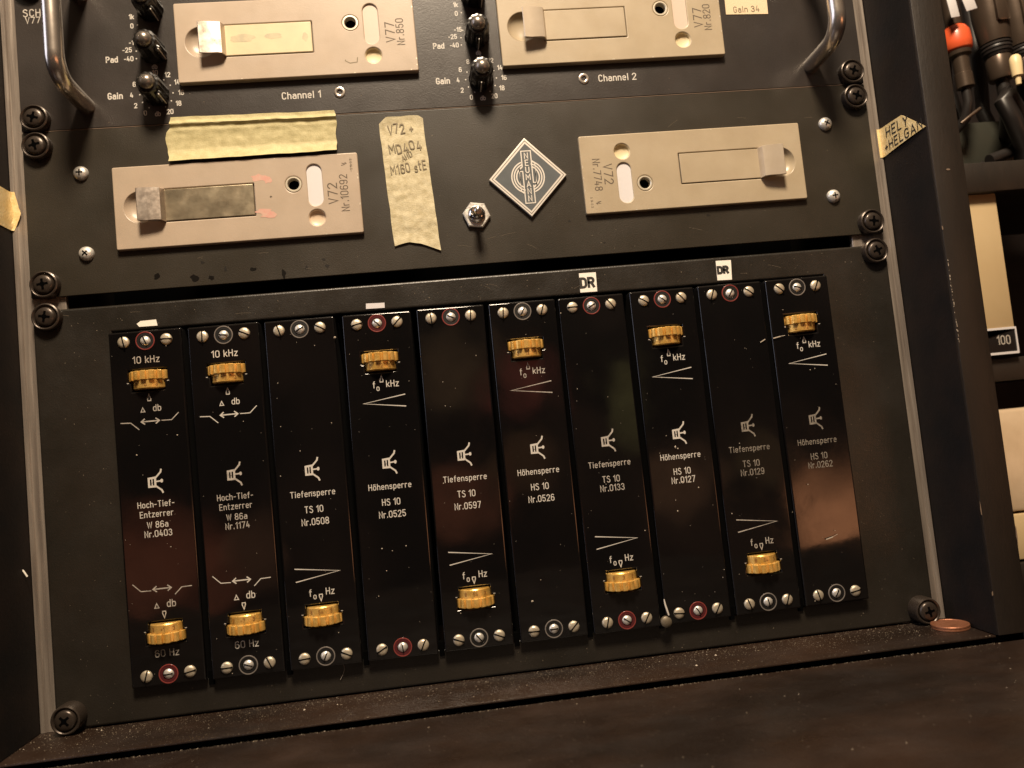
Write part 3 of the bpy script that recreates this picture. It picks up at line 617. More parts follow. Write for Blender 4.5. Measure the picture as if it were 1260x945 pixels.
def ex1(root):
    for q, (x, z, rx, rz) in enumerate(((11.6, 11.9, 4.2, 1.9), (16.4, 10.6, 2.4, 2.2), (12.8, -7.0, 4.2, 1.3), (15.4, -9.2, 4.4, 1.7), (17.3, .9, .6, .6))):
        o = ([], []); blob(x, z, rx, rz, -.04-.015*q, o, 12, .3); geo_obj('pencil_smudge', o, M['pink'] if rx > 1 else M['ink_dark'], root)
    o = ([], []); bolt(o, 57.8, 16.5); strip([(62, 12), (62, 20)], 0, .22, o, -.03); geo_obj('symbol', o, M['ink_dark'], root)
T = lambda a, b: [(a, 50.9, .3, 4.9, 'c', 90, 1.12), (b, 57.3, .3, 4.1, 'c', 90, .98), ('5 14 0 3', 62.2, 16.2, 1.3, 'c', 90)]
amp_module(53.6, 74.3, 2.8, 0.0, 'beige amplifier cassette with tarnished silver name strip and pink smudges, left in middle panel', T('V72', 'Nr.10692'), M['beige'], M['silver'], M['white_label'], M['lever_metal'], M['beige_disc'], ex1)
def ex2(root):
    o = ([], []); bolt(o, 57.8, 16.5); geo_obj('symbol', o, M['ink_dark'], root)
amp_module(311.8, 75.3, 2.8, PI, 'beige amplifier cassette mounted upside down with lever at the right, right of the diamond badge', T('V72', 'Nr.7748'), M['beige_b'], M['beige_b'], M['white_label'], M['beige_lever'], M['cream_disc'], ex2)
def ex3(root):
    for (x, z, rx, rz) in ((-30, 1, 6.5, 2.3), (-13, 1.2, 4.6, 1.6), (4.5, 0, 1.5, 2.6)):
        o = ([], []); blob(x, z, rx, rz, -.3, o, 14, .25); geo_obj('smudge', o, M['smudge'], root)
    o = ([], []); strip([(25.6, -14.6), (25.6, -15.2), (28, -16.6), (32, -16.2), (32.4, -13.6)], 0, .55, o, -.04); geo_obj('pen_mark', o, M['pen_grey'], root)
T7 = lambda b: [('V77', 51.8, .3, 4.9, 'c', 90, 1.12), (b, 57.5, .3, 4.1, 'c', 90, .98)]
amp_module(92.3, 165.0, 3.6, 0.0, 'beige amplifier cassette with cream stained name strip and silver lever, top left panel', T7('Nr.850'), M['beige'], M['plate_window'], M['pinkish_label'], M['lever_metal'], M['cream_disc'], ex3)
amp_module(272.4, 164.7, 3.6, 0.0, 'beige amplifier cassette with plain greyish name strip and beige lever, top right', T7('Nr.820'), M['beige_b'], M['beige_b'], M['pinkish_label'], M['beige_lever'], M['cream_disc'], ex2)

# ================================================================== lower panel with the ten filter modules
LC_ = (182.2, YP, -88)
low = panel_thing('filter_unit', 'largest black rack unit at the bottom holding ten glossy narrow filter modules', -88)
cut_plate('faceplate', local([rrect(-59.1, -197.4, 423.5, 22.4, 1.2, 4), [(-18.9, -179.6), (383.0, -180.9), (383.0, 7.0), (-18.9, 7.9)]], LC_), 0, 3.0, M['panel_low'], low, bev=1.3, res=4)
t = bm_box(-42, 399, .6, 14, 20.7, 22.2, .5)
for x in (-50.7, 415.3): rack_screw(low, lc(x, YP, 18.2, LC_), random.uniform(0, 1.5))
for x in (-50.5, 414.9): rack_screw(low, lc(x, YP, -190.2, LC_), random.uniform(0, 1.5), proud=9.0)
t.free()
SP = True
cxt = [0.1, 40.6, 80.8, 122.6, 163.2, 203.2, 242.6, 283.4, 323.5, 363.6]
cxb = [0.1, 40.8, 80.8, 121.2, 162.1, 203.0, 243.4, 283.9, 324.1, 364.3]
czt = [.6, .2, .2, -.1, -.3, -.6, -.7, -.2, 0, .05]
czb = [-174.2, -174.4, -174.9, -175.4, -174.9, -175.3, -175.1, -175.2, -174.9, -174.6]
for i in range(9):
    xm = (cxb[i]+cxb[i+1])/2
    box('gap_shade', xm-1.4-LC_[0], xm+1.4-LC_[0], -1.0, 3.5, -183.2-LC_[2], -176-LC_[2], M['dark'], low)  # added black bar that hides the lit end of each gap
ZT, ZB = 87.4, -87.4              # screw rows in a module's own frame
def wheel_mesh(sign):
    """axis along Z; the notched rim is above the number drum for sign +1, below it for -1"""
    t = bmesh.new(); n = 15*10
    def rf(a):
        u = (a*15/(2*PI)) % 1.0
        return 0.87 if u < .14 or u > .86 else 1.0 - .035*(abs(2*u-1)/.74)**3
    s = sign
    bm_lathe([(8.2, -4.7*s+0*s), (8.7, -4.1*s), (8.85, -.1*s)], 'z', n, bm=t)
    bm_lathe([(8.7, -.1*s), (10.15, .05*s), (10.5, .35*s), (10.5, 4.6*s), (10.1, 5.0*s), (0, 5.0*s)], 'z', n, bm=t, rfun=rf)
    bm_lathe([(0, -4.7*s), (8.2, -4.7*s)], 'z', n, bm=t)
    return t
wheels = {}
def wheel(root, z, sign, txt, spin):
    key = sign
    if key not in wheels:
        o = mesh_obj('thumbwheel', wheel_mesh(sign), M['amber'], root, smooth=25); wheels[key] = o.data
    else:
        o = bpy.data.objects.new('thumbwheel', wheels[key]); link(o, root)
    o.location = Vector((0, 4.6, z))*S
    o.rotation_euler = (0, 0, spin)
    # printed numbers wrapped round the drum
    out = ([], [])
    for k, s in enumerate(txt):
        a = -PI/2 + (k - len(txt)//2)*0.62 - spin; tmp = text_geo([(s, 0, -2.2*sign, 1.9)], 0, None, .14)
        base = len(out[0])
        for x, y, zz in tmp[0]:
            aa = a + x/9.0; out[0].append((8.93*math.cos(aa), 8.93*math.sin(aa), zz))
        out[1].extend([tuple(i+base for i in f) for f in tmp[1]])
    geo_obj('number_print', out, M['brown_print'], o)
    return o
def slot_outline(z, sign):
    # stepped window the wheel shows through
    s = sign
    pts = [(-9.9, z+6.0*s), (9.9, z+6.0*s), (9.9, z-.9*s), (8.3, z-.9*s), (8.3, z-5.6*s), (-8.3, z-5.6*s), (-8.3, z-.9*s), (-9.9, z-.9*s)]
    return pts if s > 0 else pts[::-1]
def logo(out, y, x, z):
    base = len(out[0])
    strip([(x-2.9, z+1.9), (x-2.9, z-2.4), (x+.3, z-2.4), (x+.3, z+2.2)], 1, 1.05, out, y)
    strip([(x-1.3, z+1.5), (x-1.3, z-.2)], 0, .6, out, y-.012)
    strip([(x-1.3, z-.9), (x-1.3, z-1.9)], 0, .6, out, y-.012)
    strip([(x+.5, z+2.0), (x+3.3, z+4.9), (x+3.6, z+6.2)], 0, .85, out, y-.02)
    strip([(x+.6, z-2.3), (x+3.4, z-4.6), (x+3.9, z-5.9)], 0, .85, out, y-.02)
    strip([(x+.9, z+.1), (x+3.6, z+.25)], 0, .75, out, y-.03)
    blob(x+3.6, z+.25, .75, 1.0, y-.04, out, 9, .05)
def drop(out, x, z, s, y, w=.5):      # little open drop marker, point towards the wheel
    strip([(x, z+1.9*s), (x+.85, z-.6*s), (x+.75, z-1.5*s), (x-.75, z-1.5*s), (x-.85, z-.6*s)], 1, w, out, y)
def arrow(out, x, z, y):
    strip([(x-4.4, z), (x+4.4, z)], 0, .62, out, y)
    for s in (-1, 1): strip([(x+s*2.9, z+1.35), (x+s*4.6, z), (x+s*2.9, z-1.35)], 0, .6, out, y-.012)
def module(i, kind, nr, lab, topc, botc, ink, ink2, tilt, gap2=True, angs=None):
    cx = (cxt[i]+cxb[i])/2; cz = (czt[i]+czb[i])/2; ry = math.atan2(cxt[i]-cxb[i], czt[i]-czb[i])
    root = thing('filter_module', (cx, 0, cz), lab, 'filter module', 'glossy black filter modules side by side in the bottom panel')
    root.rotation_euler = (tilt[0], ry, tilt[1])
    hw = 18.75; hz = 93.0
    holes = []
    ws = []
    if kind in ('W', 'H'): ws.append((66.2 if kind == 'W' else 66.0, 1))
    if kind in ('W', 'T'): ws.append((-65.8, -1))
    for z, s in ws: holes.append(slot_outline(z, s))
    for zz in (ZT, ZB): holes.append(circ(0, zz, 2.9, 30))
    cut_plate('front_plate', [rrect(-hw, -hz, hw, hz, .9, 4)] + holes, 0, 2.6, M['gloss'], root, bev=.95, res=4)
    t = bmesh.new(); bm_box(-hw+.15, hw-.15, 16.5, 60, -hz+.2, hz-.2, bm=t)
    for x in (-hw+.15, hw-.85): bm_box(x, x+.7, 2.5, 16.4, -hz+.2, hz-.2, bm=t)
    for z in (-hz+.2, hz-.9): bm_box(-hw+.9, hw-.9, 2.5, 16.4, z, z+.7, bm=t)
    mesh_obj('case', t, M['body'], root)
    for r_i, (zz, rc) in enumerate(((ZT, topc), (ZB, botc))):
        for xx in (-10.95, 10.95):
            s = slotted(root, (xx, 0, zz), (angs[r_i*2 + (xx > 0)] if angs else random.uniform(0, PI)))
        rg = lathe('terminal_ring', [(4.35, .02), (4.4, -.22), (4.65, -.3), (4.9, -.22), (5.0, .02)], M['ring_red'] if rc in ('r', 'R') else M['ring_grey'], root, (0, 0, zz), seg=40)
        lathe('terminal_well', [(2.95, .1), (3.0, -.10), (4.34, -.08)], M['maroon'] if rc == 'R' else M['body'], rg, seg=30)
        sc = lathe('terminal_screw', [(0, -1.0), (1.4, -.85), (2.4, -.2), (2.85, .7), (2.85, 2.5)], M['zinc'], rg, seg=24)
        tt = bm_box(-2.2, 2.2, -1.1, .2, -.28, .28); bmesh.ops.rotate(tt, verts=tt.verts[:], cent=(0, 0, 0), matrix=Matrix.Rotation(random.uniform(0, PI), 3, 'Y')); mesh_obj('slot', tt, M['dark'], sc)
    for z, s in ws:
        w = wheel(root, z, s, {'W': ('2', random.choice(('+1', '0', '-7')), '3'), 'H': ('3', random.choice(('10', '12', '1/2')), '6'), 'T': ('8', random.choice(('56', '54', '3')), '3')}[kind], random.uniform(-.21, .21))
        # bright worn edges of the metal cover round the window
        o = ([], []); zz = z + 6.05*s
        strip([(-10.6, z-5.0*0-.9*s), (-9.9, z-.9*s)], 0, .35, o, -.03); strip([(9.9, z-.9*s), (10.7, z-.9*s)], 0, .35, o, -.03)
        geo_obj('window_edge', o, M['ink_grey'], root)
    big, sml = ([], []), ([], [])
    y = -.035
    c = 87.2  # offset between the top screw row and the module's centre
    def Z(v): return v + c
    if kind == 'W':
        logo(big, y, -.2, Z(-74.9)); text_geo([('Hoch-Tief-', -.3, Z(-86.5), 3.0, 'c', 0, 1.0), ('Entzerrer', -.3, Z(-91.6), 3.0, 'c', 0, 1.0)], y, big, .135)
        text_geo([('W 86a', -.2, Z(-97.2), 3.05, 'c', 0, 1.0), ('Nr.'+nr, -.1, Z(-101.9), 3.15, 'c', 0, .95)], y, big, .135)
        text_geo([('10 kHz', -.2, Z(-9.8), 3.4, 'c', 0, 1.1), ('Δ', -3.6, Z(-36.2), 3.2), ('db', 3.7, Z(-35.9), 3.2, 'c', 0, 1.05)], y, sml, .135)
        drop(sml, 0, Z(-30.4), 1, y)
        arrow(sml, -.2, Z(-42.8), y)
        strip([(-15.2, Z(-42.6)), (-10.2, Z(-42.9)), (-6.2, Z(-46.7))], 0, .45, sml, y); strip([(5.7, Z(-42.9)), (10.7, Z(-43.0)), (14.4, Z(-39.5))], 0, .45, sml, y)
        arrow(sml, -.2, Z(-130.6), y)
        strip([(-14.8, Z(-127.1)), (-10.9, Z(-131)), (-5.9, Z(-131.2))], 0, .45, sml, y); strip([(6.2, Z(-134.2)), (9.7, Z(-130.9)), (14.7, Z(-130.8))], 0, .45, sml, y)
        text_geo([('Δ', -3.5, Z(-138.9), 3.4), ('db', 3.9, Z(-138.5), 3.5, 'c', 0, 1.05), ('60 Hz', 0, Z(-163.7), 3.4, 'c', 0, 1.1)], y, sml, .135)
        drop(sml, 0, Z(-143.9), -1, y)
    else:
        logo(big, y, .3, Z(-76.3)); nm = 'Höhensperre' if kind == 'H' else 'Tiefensperre'
        text_geo([(nm, 0, Z(-88.8), 3.05, 'c', 0, 1.03)], y, big, .135)
        text_geo([('HS 10' if kind == 'H' else 'TS 10', 0, Z(-97.3), 3.3, 'c', 0, .95), ('Nr.'+nr, .2, Z(-103.9 if gap2 else -102.2), 3.3, 'c', 0, .93)], y, big, .135)
        if kind == 'H':
            text_geo([('f', -4.2, Z(-33.5), 3.4), ('o', -2.2, Z(-35.3), 3.0), ('kHz', 5.8, Z(-33.4), 3.3, 'c', 0, 1.05)], y, sml, .135); drop(sml, 0, Z(-30.7), 1, y)
            strip([(12.0, Z(-39.9)), (-10.6, Z(-43.3)), (12.0, Z(-46.4))], 0, .55, sml, y)
        else:
            text_geo([('f', -5.3, Z(-141.1), 3.4), ('o', -3.1, Z(-142.9), 3.0), ('Hz', 5.0, Z(-141.0), 3.3, 'c', 0, 1.05)], y, sml, .135); drop(sml, 0, Z(-143.8), -1, y)
            strip([(-12.4, Z(-127.8)), (10.8, Z(-131.0)), (-12.2, Z(-134.7))], 0, .55, sml, y)
    geo_obj('lettering', big, ink, root); geo_obj('lettering', sml, ink2, root)
    return root
I1, I2, I3 = M['ink'], M['ink_mid'], M['ink_dim']
def rd(a, b): return (math.radians(a), math.radians(b))
module(0, 'W', '0403', 'leftmost filter module, two amber wheels and number 0403, red terminal rings', 'r', 'R', I1, I2, rd(.5, .4))
module(1, 'W', '1174', 'second filter module from the left with two amber wheels and number 1174', 'g', 'g', I2, I1, rd(0, -.2))
module(2, 'T', '0508', 'filter module numbered 0508 with one low amber wheel, third from the left', 'g', 'g', I1, I1, rd(-.3, .1))
module(3, 'H', '0525', 'filter module numbered 0525 with one amber wheel near the top under a white scrap', 'R', 'R', I1, I1, rd(.1, -.3))
module(4, 'T', '0597', 'filter module numbered 0597 with one low amber wheel and bright lettering', 'r', 'g', I1, I1, rd(-.2, .3))
module(5, 'H', '0526', 'filter module numbered 0526 with a high amber wheel and faint pinkish wedge mark', 'g', 'g', I1, I2, rd(.3, -.1))
module(6, 'T', '0133', 'filter module numbered 0133 with a low amber wheel, below the left tag', 'r', 'R', I2, I1, rd(-.4, -.4), False)
module(7, 'H', '0127', 'filter module numbered 0127 with a high amber wheel and white fleck above its name', 'r', 'R', I1, I1, rd(.2, .3), False)
module(8, 'T', '0129', 'filter module numbered 0129 with very faded lettering and a low amber wheel', 'r', 'g', I3, I2, rd(-.1, -.2), False)
module(9, 'H', '0262', 'rightmost filter module numbered 0262 with a high amber wheel and dim lettering', 'g', 'g', I3, I1, rd(0, 0), False)

# ================================================================== tapes, tags and paper
def sheet(name, fn, nu, nv, material, label, cat, thick=.18, parent=None, bump=True):
    """fn(s,t) -> (x,y,z); a thin solid sheet"""
    bm = bmesh.new(); F = [[bm.verts.new(fn(i/nu, j/nv)) for i in range(nu+1)] for j in range(nv+1)]
    faces = []
    for j in range(nv):
        for i in range(nu): faces.append(bm.faces.new((F[j][i], F[j][i+1], F[j+1][i+1], F[j+1][i])))
    bm.normal_update()
    nrm = [f.normal.copy() for f in faces]
    avg = sum(nrm, Vector()).normalized()
    ext = bmesh.ops.extrude_face_region(bm, geom=faces)
    bmesh.ops.translate(bm, verts=[g for g in ext['geom'] if isinstance(g, bmesh.types.BMVert)], vec=avg*thick)
    o = mesh_obj(name, bm, material, parent, smooth=50)
    if label: tag(o, label, cat)
    return o
from mathutils import noise as mnoise
def wr(x, z, k=.5): return k*abs(mnoise.noise(Vector((x*.11, z*.16, 3.1)))) + k*.4*abs(mnoise.noise(Vector((x*.4, z*.35, 9.2))))
def jag(seed, n, amp):
    r = random.Random(seed); v = [r.uniform(-amp, amp) for _ in range(n+1)]
    def f(t):
        k = min(int(t*n), n-1); u = t*n-k; return v[k]*(1-u)+v[k+1]*u
    return f
j1, j2, j3 = jag(3, 9, 1.1), jag(4, 9, .7), jag(11, 14, .25)
def tape1(s, t):   # t 0 bottom .. 1 top
    xl = 16.3 + 4.6*abs(t-.45)*1.6*(1 if t > .45 else .7) + j1(t) * .8; xr = 109.3 + j2(t)
    x = xl + (xr-xl)*s; z = 98.7 + (1-s)*(-.4) + t*(26.0 - 1.8*s) + j3(s)
    y = 4.55
    if t < .3: y -= (1-t/.3)**1.5*3.6
    y -= 1.5*math.exp(-((t-.84)/.045)**2) + .25*math.exp(-((t-.70)/.06)**2)
    y -= wr(x, z, .4)
    return (x, y, z)
sheet('masking_tape', tape1, 66, 48, M['tape'], 'wide torn strip of blank masking tape stuck above the left cassette', 'masking tape')
j4, j5 = jag(21, 8, .6), jag(22, 10, .18)
def tape2(s, t):
    zb = 42.9 + (1.6 - abs(s-.32)*5.0 if s < .55 else .5 - (s-.55)*11) + j4(s)*.3
    top = 117.1 - 3.6*max(0, .18-s)/.18 - 2.0*max(0, s-.9)/.1 + j4(s)*.5
    z = zb + (top-zb)*t
    k = (z-40)/77; xl = 135.9 + (132.9-135.9)*k + j5(t); xr = 161.2 + (157.9-161.2)*k + j5(1-t)
    if t > .97: pass
    y = 4.6 - .5*max(0, t-.95)/.05 - .35*max(0, .06-t)/.06
    y -= wr(xl + (xr-xl)*s, z, .45)*(1 if z < 80 else .25)
    return (xl + (xr-xl)*s, y, z)
tp = sheet('masking_tape', tape2, 24, 70, M['tape_b'], 'vertical strip of masking tape with faint handwriting between cassette and badge', 'masking tape')
lettering([('V72', 142.5, 110.0, 5.2, 'c', 6, .85), ('+', 151, 110.2, 4.6), ('MD404', 146.6, 99.2, 4.9, 'c', 7, .98), ('AND', 147.0, 94.0, 3.2, 'c', 20, .9)], 4.02, M['pen_grey'], tp, weight=.13, jitter=.13, name='handwriting')
lettering([('M160 stE', 147.4, 87.2, 5.0, 'c', 5, .78)], 4.02, M['pen_grey'], tp, weight=.12, jitter=.15, name='handwriting')
def cheek_tape(s, t):   # s along depth from the rail to the front edge, t bottom..top, on the inner side of the right board
    if s < .12:
        x = 428.8 + (s/.12)*2.0; y = YR - .15 - .2
        z = 75.2 + t*17.4
        return (x, y, z)
    u = (s-.12)/.88
    y = 6.0 - u*41.3
    zt = 92.6 - 1.0*min(u/.55, 1) - (max(0, u-.55)/.45)*14.5; zb = 75.2 + u*2.0
    return (430.85 - .6*math.sin(u*PI), y, zb + (zt-zb)*t)
ct = sheet('masking_tape', cheek_tape, 22, 8, M['tape_y'], 'yellowish tape scrap with black handwriting stuck on right rail and side board', 'masking tape')
def side_text(items, parent, weight=.15):
    out = text_geo(items, 0, None, weight, .04)
    out = ([(430.02 - .0*a, 6.0 - a, c) for a, b, c in out[0]], out[1])
    for k, v in enumerate(out[0]):
        u = (6.0-v[1])/41.3; out[0][k] = (430.85 - .6*math.sin(max(0, min(1, u))*PI) - .30, v[1], v[2])
    return geo_obj('handwriting', out, M['pen'], parent)
side_text([('HELY', 16.5, 87.2, 5.2, 'c', -4, 1.55), ('+HELGAN', 20.5, 80.0, 5.0, 'c', 0, 1.45)], ct, .17)
jy = jag(31, 7, 1.6)
def ltape(s, t):
    z = 67.5 + t*21.5; w = math.sin(PI*min(1, max(0, t*.9+.05)))
    xr = -66.6 + 3.6*w + jy(t)*.5
    x = -84 + (xr+84)*s
    if x < -67.6: return (-67.7, 6.6 - (-67.6-x)*1.2, z)
    return (x, YR - .22 - (.5 if x > -65 else 0)*random.random(), z)
sheet('tape_scrap', ltape, 12, 14, M['tape_y'], 'crumpled yellow tape scrap on the left rail at the photo edge', 'tape')
def paper_tag(name, pts, y, th, material, label, cat, loc=(0, 0, 0)):
    o = cut_plate(name, [pts], y, th, material, None, bev=.04); tag(o, label, cat); return o
bl = paper_tag('paper_label', [(343.2, 167.8), (369.2, 166.9), (369.6, 183), (343.6, 184)], 4.7, .28, M['beige_paper'], 'beige paper label with faint writing at the top edge right of the cassette', 'label')
lettering([('Gain 34', 356, 170.5, 3.4, 'c', 0, 1.1)], 4.62, M['pen_grey'], bl, name='handwriting')
d1 = paper_tag('paper_tag', [(237.9, 8.2), (247.7, 8.1), (248.0, 19.2), (238.2, 19.3)], 4.7, .28, M['paper'], 'small white tag with black handwriting above the seventh filter module', 'paper tag')
lettering([('DR', 242.4, 13.6, 5.0, 'c', 0, 1.15)], 4.62, M['pen'], d1, weight=.3, name='handwriting'); 
d2 = paper_tag('paper_tag', [(318.7, 8.7), (327.4, 8.5), (328.1, 20.0), (319.0, 20.2)], 4.7, .28, M['paper'], 'small white tag with thick black scribble above the ninth filter module', 'paper tag')
lettering([('DR', 322.6, 14.6, 3.6, 'c', 0, 1.25)], 4.62, M['pen'], d2, weight=.4, name='handwriting')
paper_tag('paper_scrap', [(-5.6, 11.0), (-3.6, 12.4), (4.6, 12.6), (5.2, 9.2), (-4.4, 9.3)], 4.7, .28, M['paper'], 'torn white paper scrap above the leftmost filter module', 'paper scrap')
paper_tag('paper_scrap', [(117.0, 8.9), (117.2, 11.9), (127.4, 11.6), (127.3, 8.7)], 4.7, .28, M['white_label'], 'thin white paper scrap above the fourth filter module', 'paper scrap')
# white crumb of cable insulation between modules
tube('insulation_bit', [(265.2, -.6, -166.5), (265.3, -1.2, -169), (265.9, -1.9, -172.5), (266.4, -2.3, -175)], [.3, .5, .6, .5], M['insul'], None, 8)
tag(bpy.data.objects['insulation_bit'], 'thin white shred hanging at the bottom left of module 0127', 'shred')
lathe('washer_screw', [(0, -1.6), (2.0, -1.4), (3.0, -.6), (3.1, 1.0), (0, 1.0)], M['tarnished'], None, (264.9, -1.2, -178.6), seg=22)
tag(bpy.data.objects['washer_screw'], 'small loose screw head sticking out below the white shred', 'screw')

# coin
coin = thing('coin', (421.3, -11.3, -198.15), 'copper coin lying on the bottom board beside the right rail', 'coin')
lathe('disc', [(0, 2.2), (8.8, 2.2), (8.95, 2.42), (9.6, 2.42), (9.8, 2.15), (9.8, 1.45), (9.5, 1.3), (9.5, 1.05), (9.8, .9), (9.8, .2), (9.6, 0), (0, 0)], M['copper'], coin, axis='z', seg=64, smooth=30)
o = ([], []); text_geo([('2', 0, 0, 6.5)], 0, o, .16); o = ([(a, c, 2.26) for a, b, c in o[0]], o[1]); geo_obj('relief', o, M['copper'], coin)

# hair on the lower panel
tube('hair', [(87 + 2.2*math.sin(k*.3), YP-.4 - .05*k, -178 - k*1.0 + .0*k) for k in range(12)], .13, M['fibre'], None, 5)
tag(bpy.data.objects['hair'], 'thin curved hair on the black panel under the third module', 'hair')
tube('lint', [(-71.5, -1.5, -112.5), (-69.4, -1.2, -111.0), (-67.6, -.8, -113.6), (-66.3, -.2, -116.5)], .45, M['paper'], None, 6)
tag(bpy.data.objects['lint'], 'short white lint thread on the edge of the left rail', 'lint')

# ================================================================== dust
def dust():
    R = random.Random(5); o = ([], [])
    def speck(x, y, z, r, flat):
        base = len(o[0]); n = 5
        for k in range(n):
            a = 2*PI*k/n; q = r*R.uniform(.5, 1.3)
            o[0].append((x+q*math.cos(a), y + (q*math.sin(a)*1.0 if flat else 0), z + (0 if flat else q*math.sin(a))))
        o[0].append((x, y, z + r*.5) if flat else (x, y - r*.4, z))
        for k in range(n): o[1].append((base+k, base+(k+1) % n, base+n))
    for _ in range(230):   # on the glossy modules
        i = R.randrange(10); x = cxt[i] + R.uniform(-17.5, 17.5); z = R.uniform(-178, 4)
        speck(x, -.9, z, R.choice((.10, .12, .14, .18, .3)), False)
    for (x, z, r) in ((281.1, -84.1, .8), (282.4, -85.2, .5), (283.0, -103.8, .5), (291.8, -107.9, .45), (278.3, -119.6, .5), (343.9, -127.1, .35), (155.5, -35.9, .3), (-8, -59.6, .4), (10.6, -2.9, .5), (13.3, -51, .4), (127.7, -122, .4), (114.9, -122.1, .45), (120.3, -124, .3), (192.6, -159.1, .7), (99.4, -6.2, .8), (93.9, -52.3, .3), (309.1, -124.2, .4), (66.9, -51.9, .3), (224.5, -3.4, .4)):
        speck(x, -.85, z, r, False)
    for (x0, z0, x1, z1, w) in ((337.5, -29.8, 340.3, -28.4, .5), (345.4, -28.2, 349.5, -27.5, .55), (349.9, -27.4, 352.3, -27.2, .3), (361.8, -144.3, 365.6, -143.4, .6), (365.9, -143.2, 368.6, -142.2, .2)):
        strip([(x0, z0), (x1, z1)], 0, w, o, -.86)
    return o
def panel_specks():
    R = random.Random(77); o = ([], [])
    for _ in range(420):
        x = R.uniform(-40, 410); z = R.choice((R.uniform(30, 119), R.uniform(9, 21), R.uniform(-196, -182), R.uniform(122, 200)))
        blob(x, z, *(R.choice((.10, .13, .16, .25)),)*2, 4.93, o, 5, .5)
    for _ in range(150):
        x = R.choice((R.uniform(-56, -21), R.uniform(386, 421))); z = R.uniform(-195, 20)
        blob(x, z, *(R.choice((.10, .13, .2)),)*2, 4.93, o, 5, .5)
    for _ in range(26):
        x = R.uniform(-50, 415); z = R.choice((R.uniform(32, 46), R.uniform(100, 118), R.uniform(10, 20))); a = R.uniform(-.6, .6); l = R.uniform(2, 9)
        strip([(x, z), (x+l*math.cos(a)*.5, z+l*math.sin(a)*.5+.2), (x+l*math.cos(a), z+l*math.sin(a))], 0, .10, o, 4.92)
    return o
geo_obj('panel_dust', panel_specks(), M['dust_dim']); tag(bpy.data.objects['panel_dust'], 'fine dust specks and hair scratches on the dark rack panels', 'dust', None, 'stuff')
geo_obj('dust', dust(), M['dust']); tag(bpy.data.objects['dust'], 'pale dust specks scattered on the glossy filter modules', 'dust', None, 'stuff')
def shelf_dust(n, mn, mx, seed):
    R = random.Random(seed); o = ([], [])
    for _ in range(n):
        d = R.random()
        if d < .6: x = R.uniform(-68, 430); y = 6 - abs(R.gauss(0, 15)); z = -198.2
        elif d < .8: x = R.uniform(-68, 430); y = R.gauss(-36, 2.0); z = -198.2
        else: x = R.uniform(-100, 470); y = R.uniform(-150, -39) if R.random() < .45 else -500; z = -200.9
        if z > -199 and y < -34: y = -37.5 - R.random()*2; z = -200.9
        if y < -140: continue
        r = R.uniform(mn, mx)*(1 if R.random() < .93 else 2.2); base = len(o[0])
        for k in range(5):
            a = 2*PI*k/5 + R.random(); q = r*R.uniform(.5, 1.3); o[0].append((x+q*math.cos(a), y+q*math.sin(a), z+.02))
        o[0].append((x, y, z + r*.7))
        for k in range(5): o[1].append((base+k, base+(k+1) % 5, base+5))
    return o
geo_obj('grit', shelf_dust(120, .13, .34, 9), M['dust']); tag(bpy.data.objects['grit'], 'pale grit scattered over the bottom board and the front board', 'grit', None, 'stuff')
geo_obj('fine_dust', shelf_dust(6500, .09, .22, 10), M['dust_dim']); tag(bpy.data.objects['fine_dust'], 'fine brown dust lying over the bottom board', 'dust', None, 'stuff')

# ================================================================== the neighbouring bay on the right
def plug(name, x0, x1, zt, y, parts, label, parent_label=None):
    pass
# tall connector
def connector(loc, tiltdeg, scale, label, sleeve=True):
    root = thing('cable_plug', loc, label, 'cable plug', 'cable plugs hanging in the neighbouring bay'); root.rotation_euler = (0, math.radians(tiltdeg), 0); k = scale
    lathe('shell', [(0, 70*k), (12.5*k, 70*k), (12.6*k, 52*k), (12.2*k, 46*k), (11.8*k, 40*k), (11.2*k, 33*k), (10.5*k, 29*k), (0, 29*k)], M['plug'], root, axis='z', seg=32)
    cutb = bm_box(-5*k, 5*k, -13.2*k, -11.9*k, 41*k, 66*k, 1.8*k)
    mesh_obj('latch_plate', cutb, M['plug'], root, smooth=40)
    t = bmesh.new()
    for q in range(4): bm_lathe([(10.2*k, (28-2.6*q)*k), (11.0*k-.5*q*k, (27.2-2.6*q)*k), (10.9*k-.5*q*k, (26.2-2.6*q)*k), (9.6*k-.3*q*k, (25.6-2.6*q)*k)], 'z', 30, bm=t)
    mesh_obj('rubber_boot', t, M['rubber'], root, smooth=50)
    lathe('clamp', [(8.6*k, 18*k), (8.8*k, 17.5*k), (8.9*k, 2*k), (8.2*k, .5*k), (4*k, 0)], M['plug'], root, axis='z', seg=30)
    tube('cable', [(0, 0, 2*k), (0, 0, -12*k), (1, 2, -22*k), (7, 14, -34*k), (20, 34, -44*k), (45, 60, -52*k)], 4.6*k, M['rubber'], root, 14)
    return root
connector((573.8, 80, 149.5), -2.5, .95, 'large brown grey cable plug hanging beside the orange ringed plug')
connector((598.5, 84, 150.0), -4, .9, 'brown grey cable plug at the right edge of the photo')
orp = thing('cable_plug', (545.4, 80, 145), 'slim silver cable plug with bright orange ring at top right', 'cable plug', 'cable plugs hanging in the neighbouring bay'); orp.rotation_euler = (0, math.radians(-3), 0)
lathe('barrel', [(0, 70), (5.6, 70), (5.6, 46.5), (5.0, 46), (5.0, 44), (5.9, 43.5), (5.9, 41), (5.2, 40.5), (5.2, 38), (0, 38)], M['plug'], orp, axis='z', seg=26)
lathe('orange_ring', [(5.5, 46), (7.6, 44.5), (9.2, 41), (9.6, 34), (9.2, 29), (8.0, 27.4), (0, 27)], M['orange'], orp, axis='z', seg=30, smooth=60)
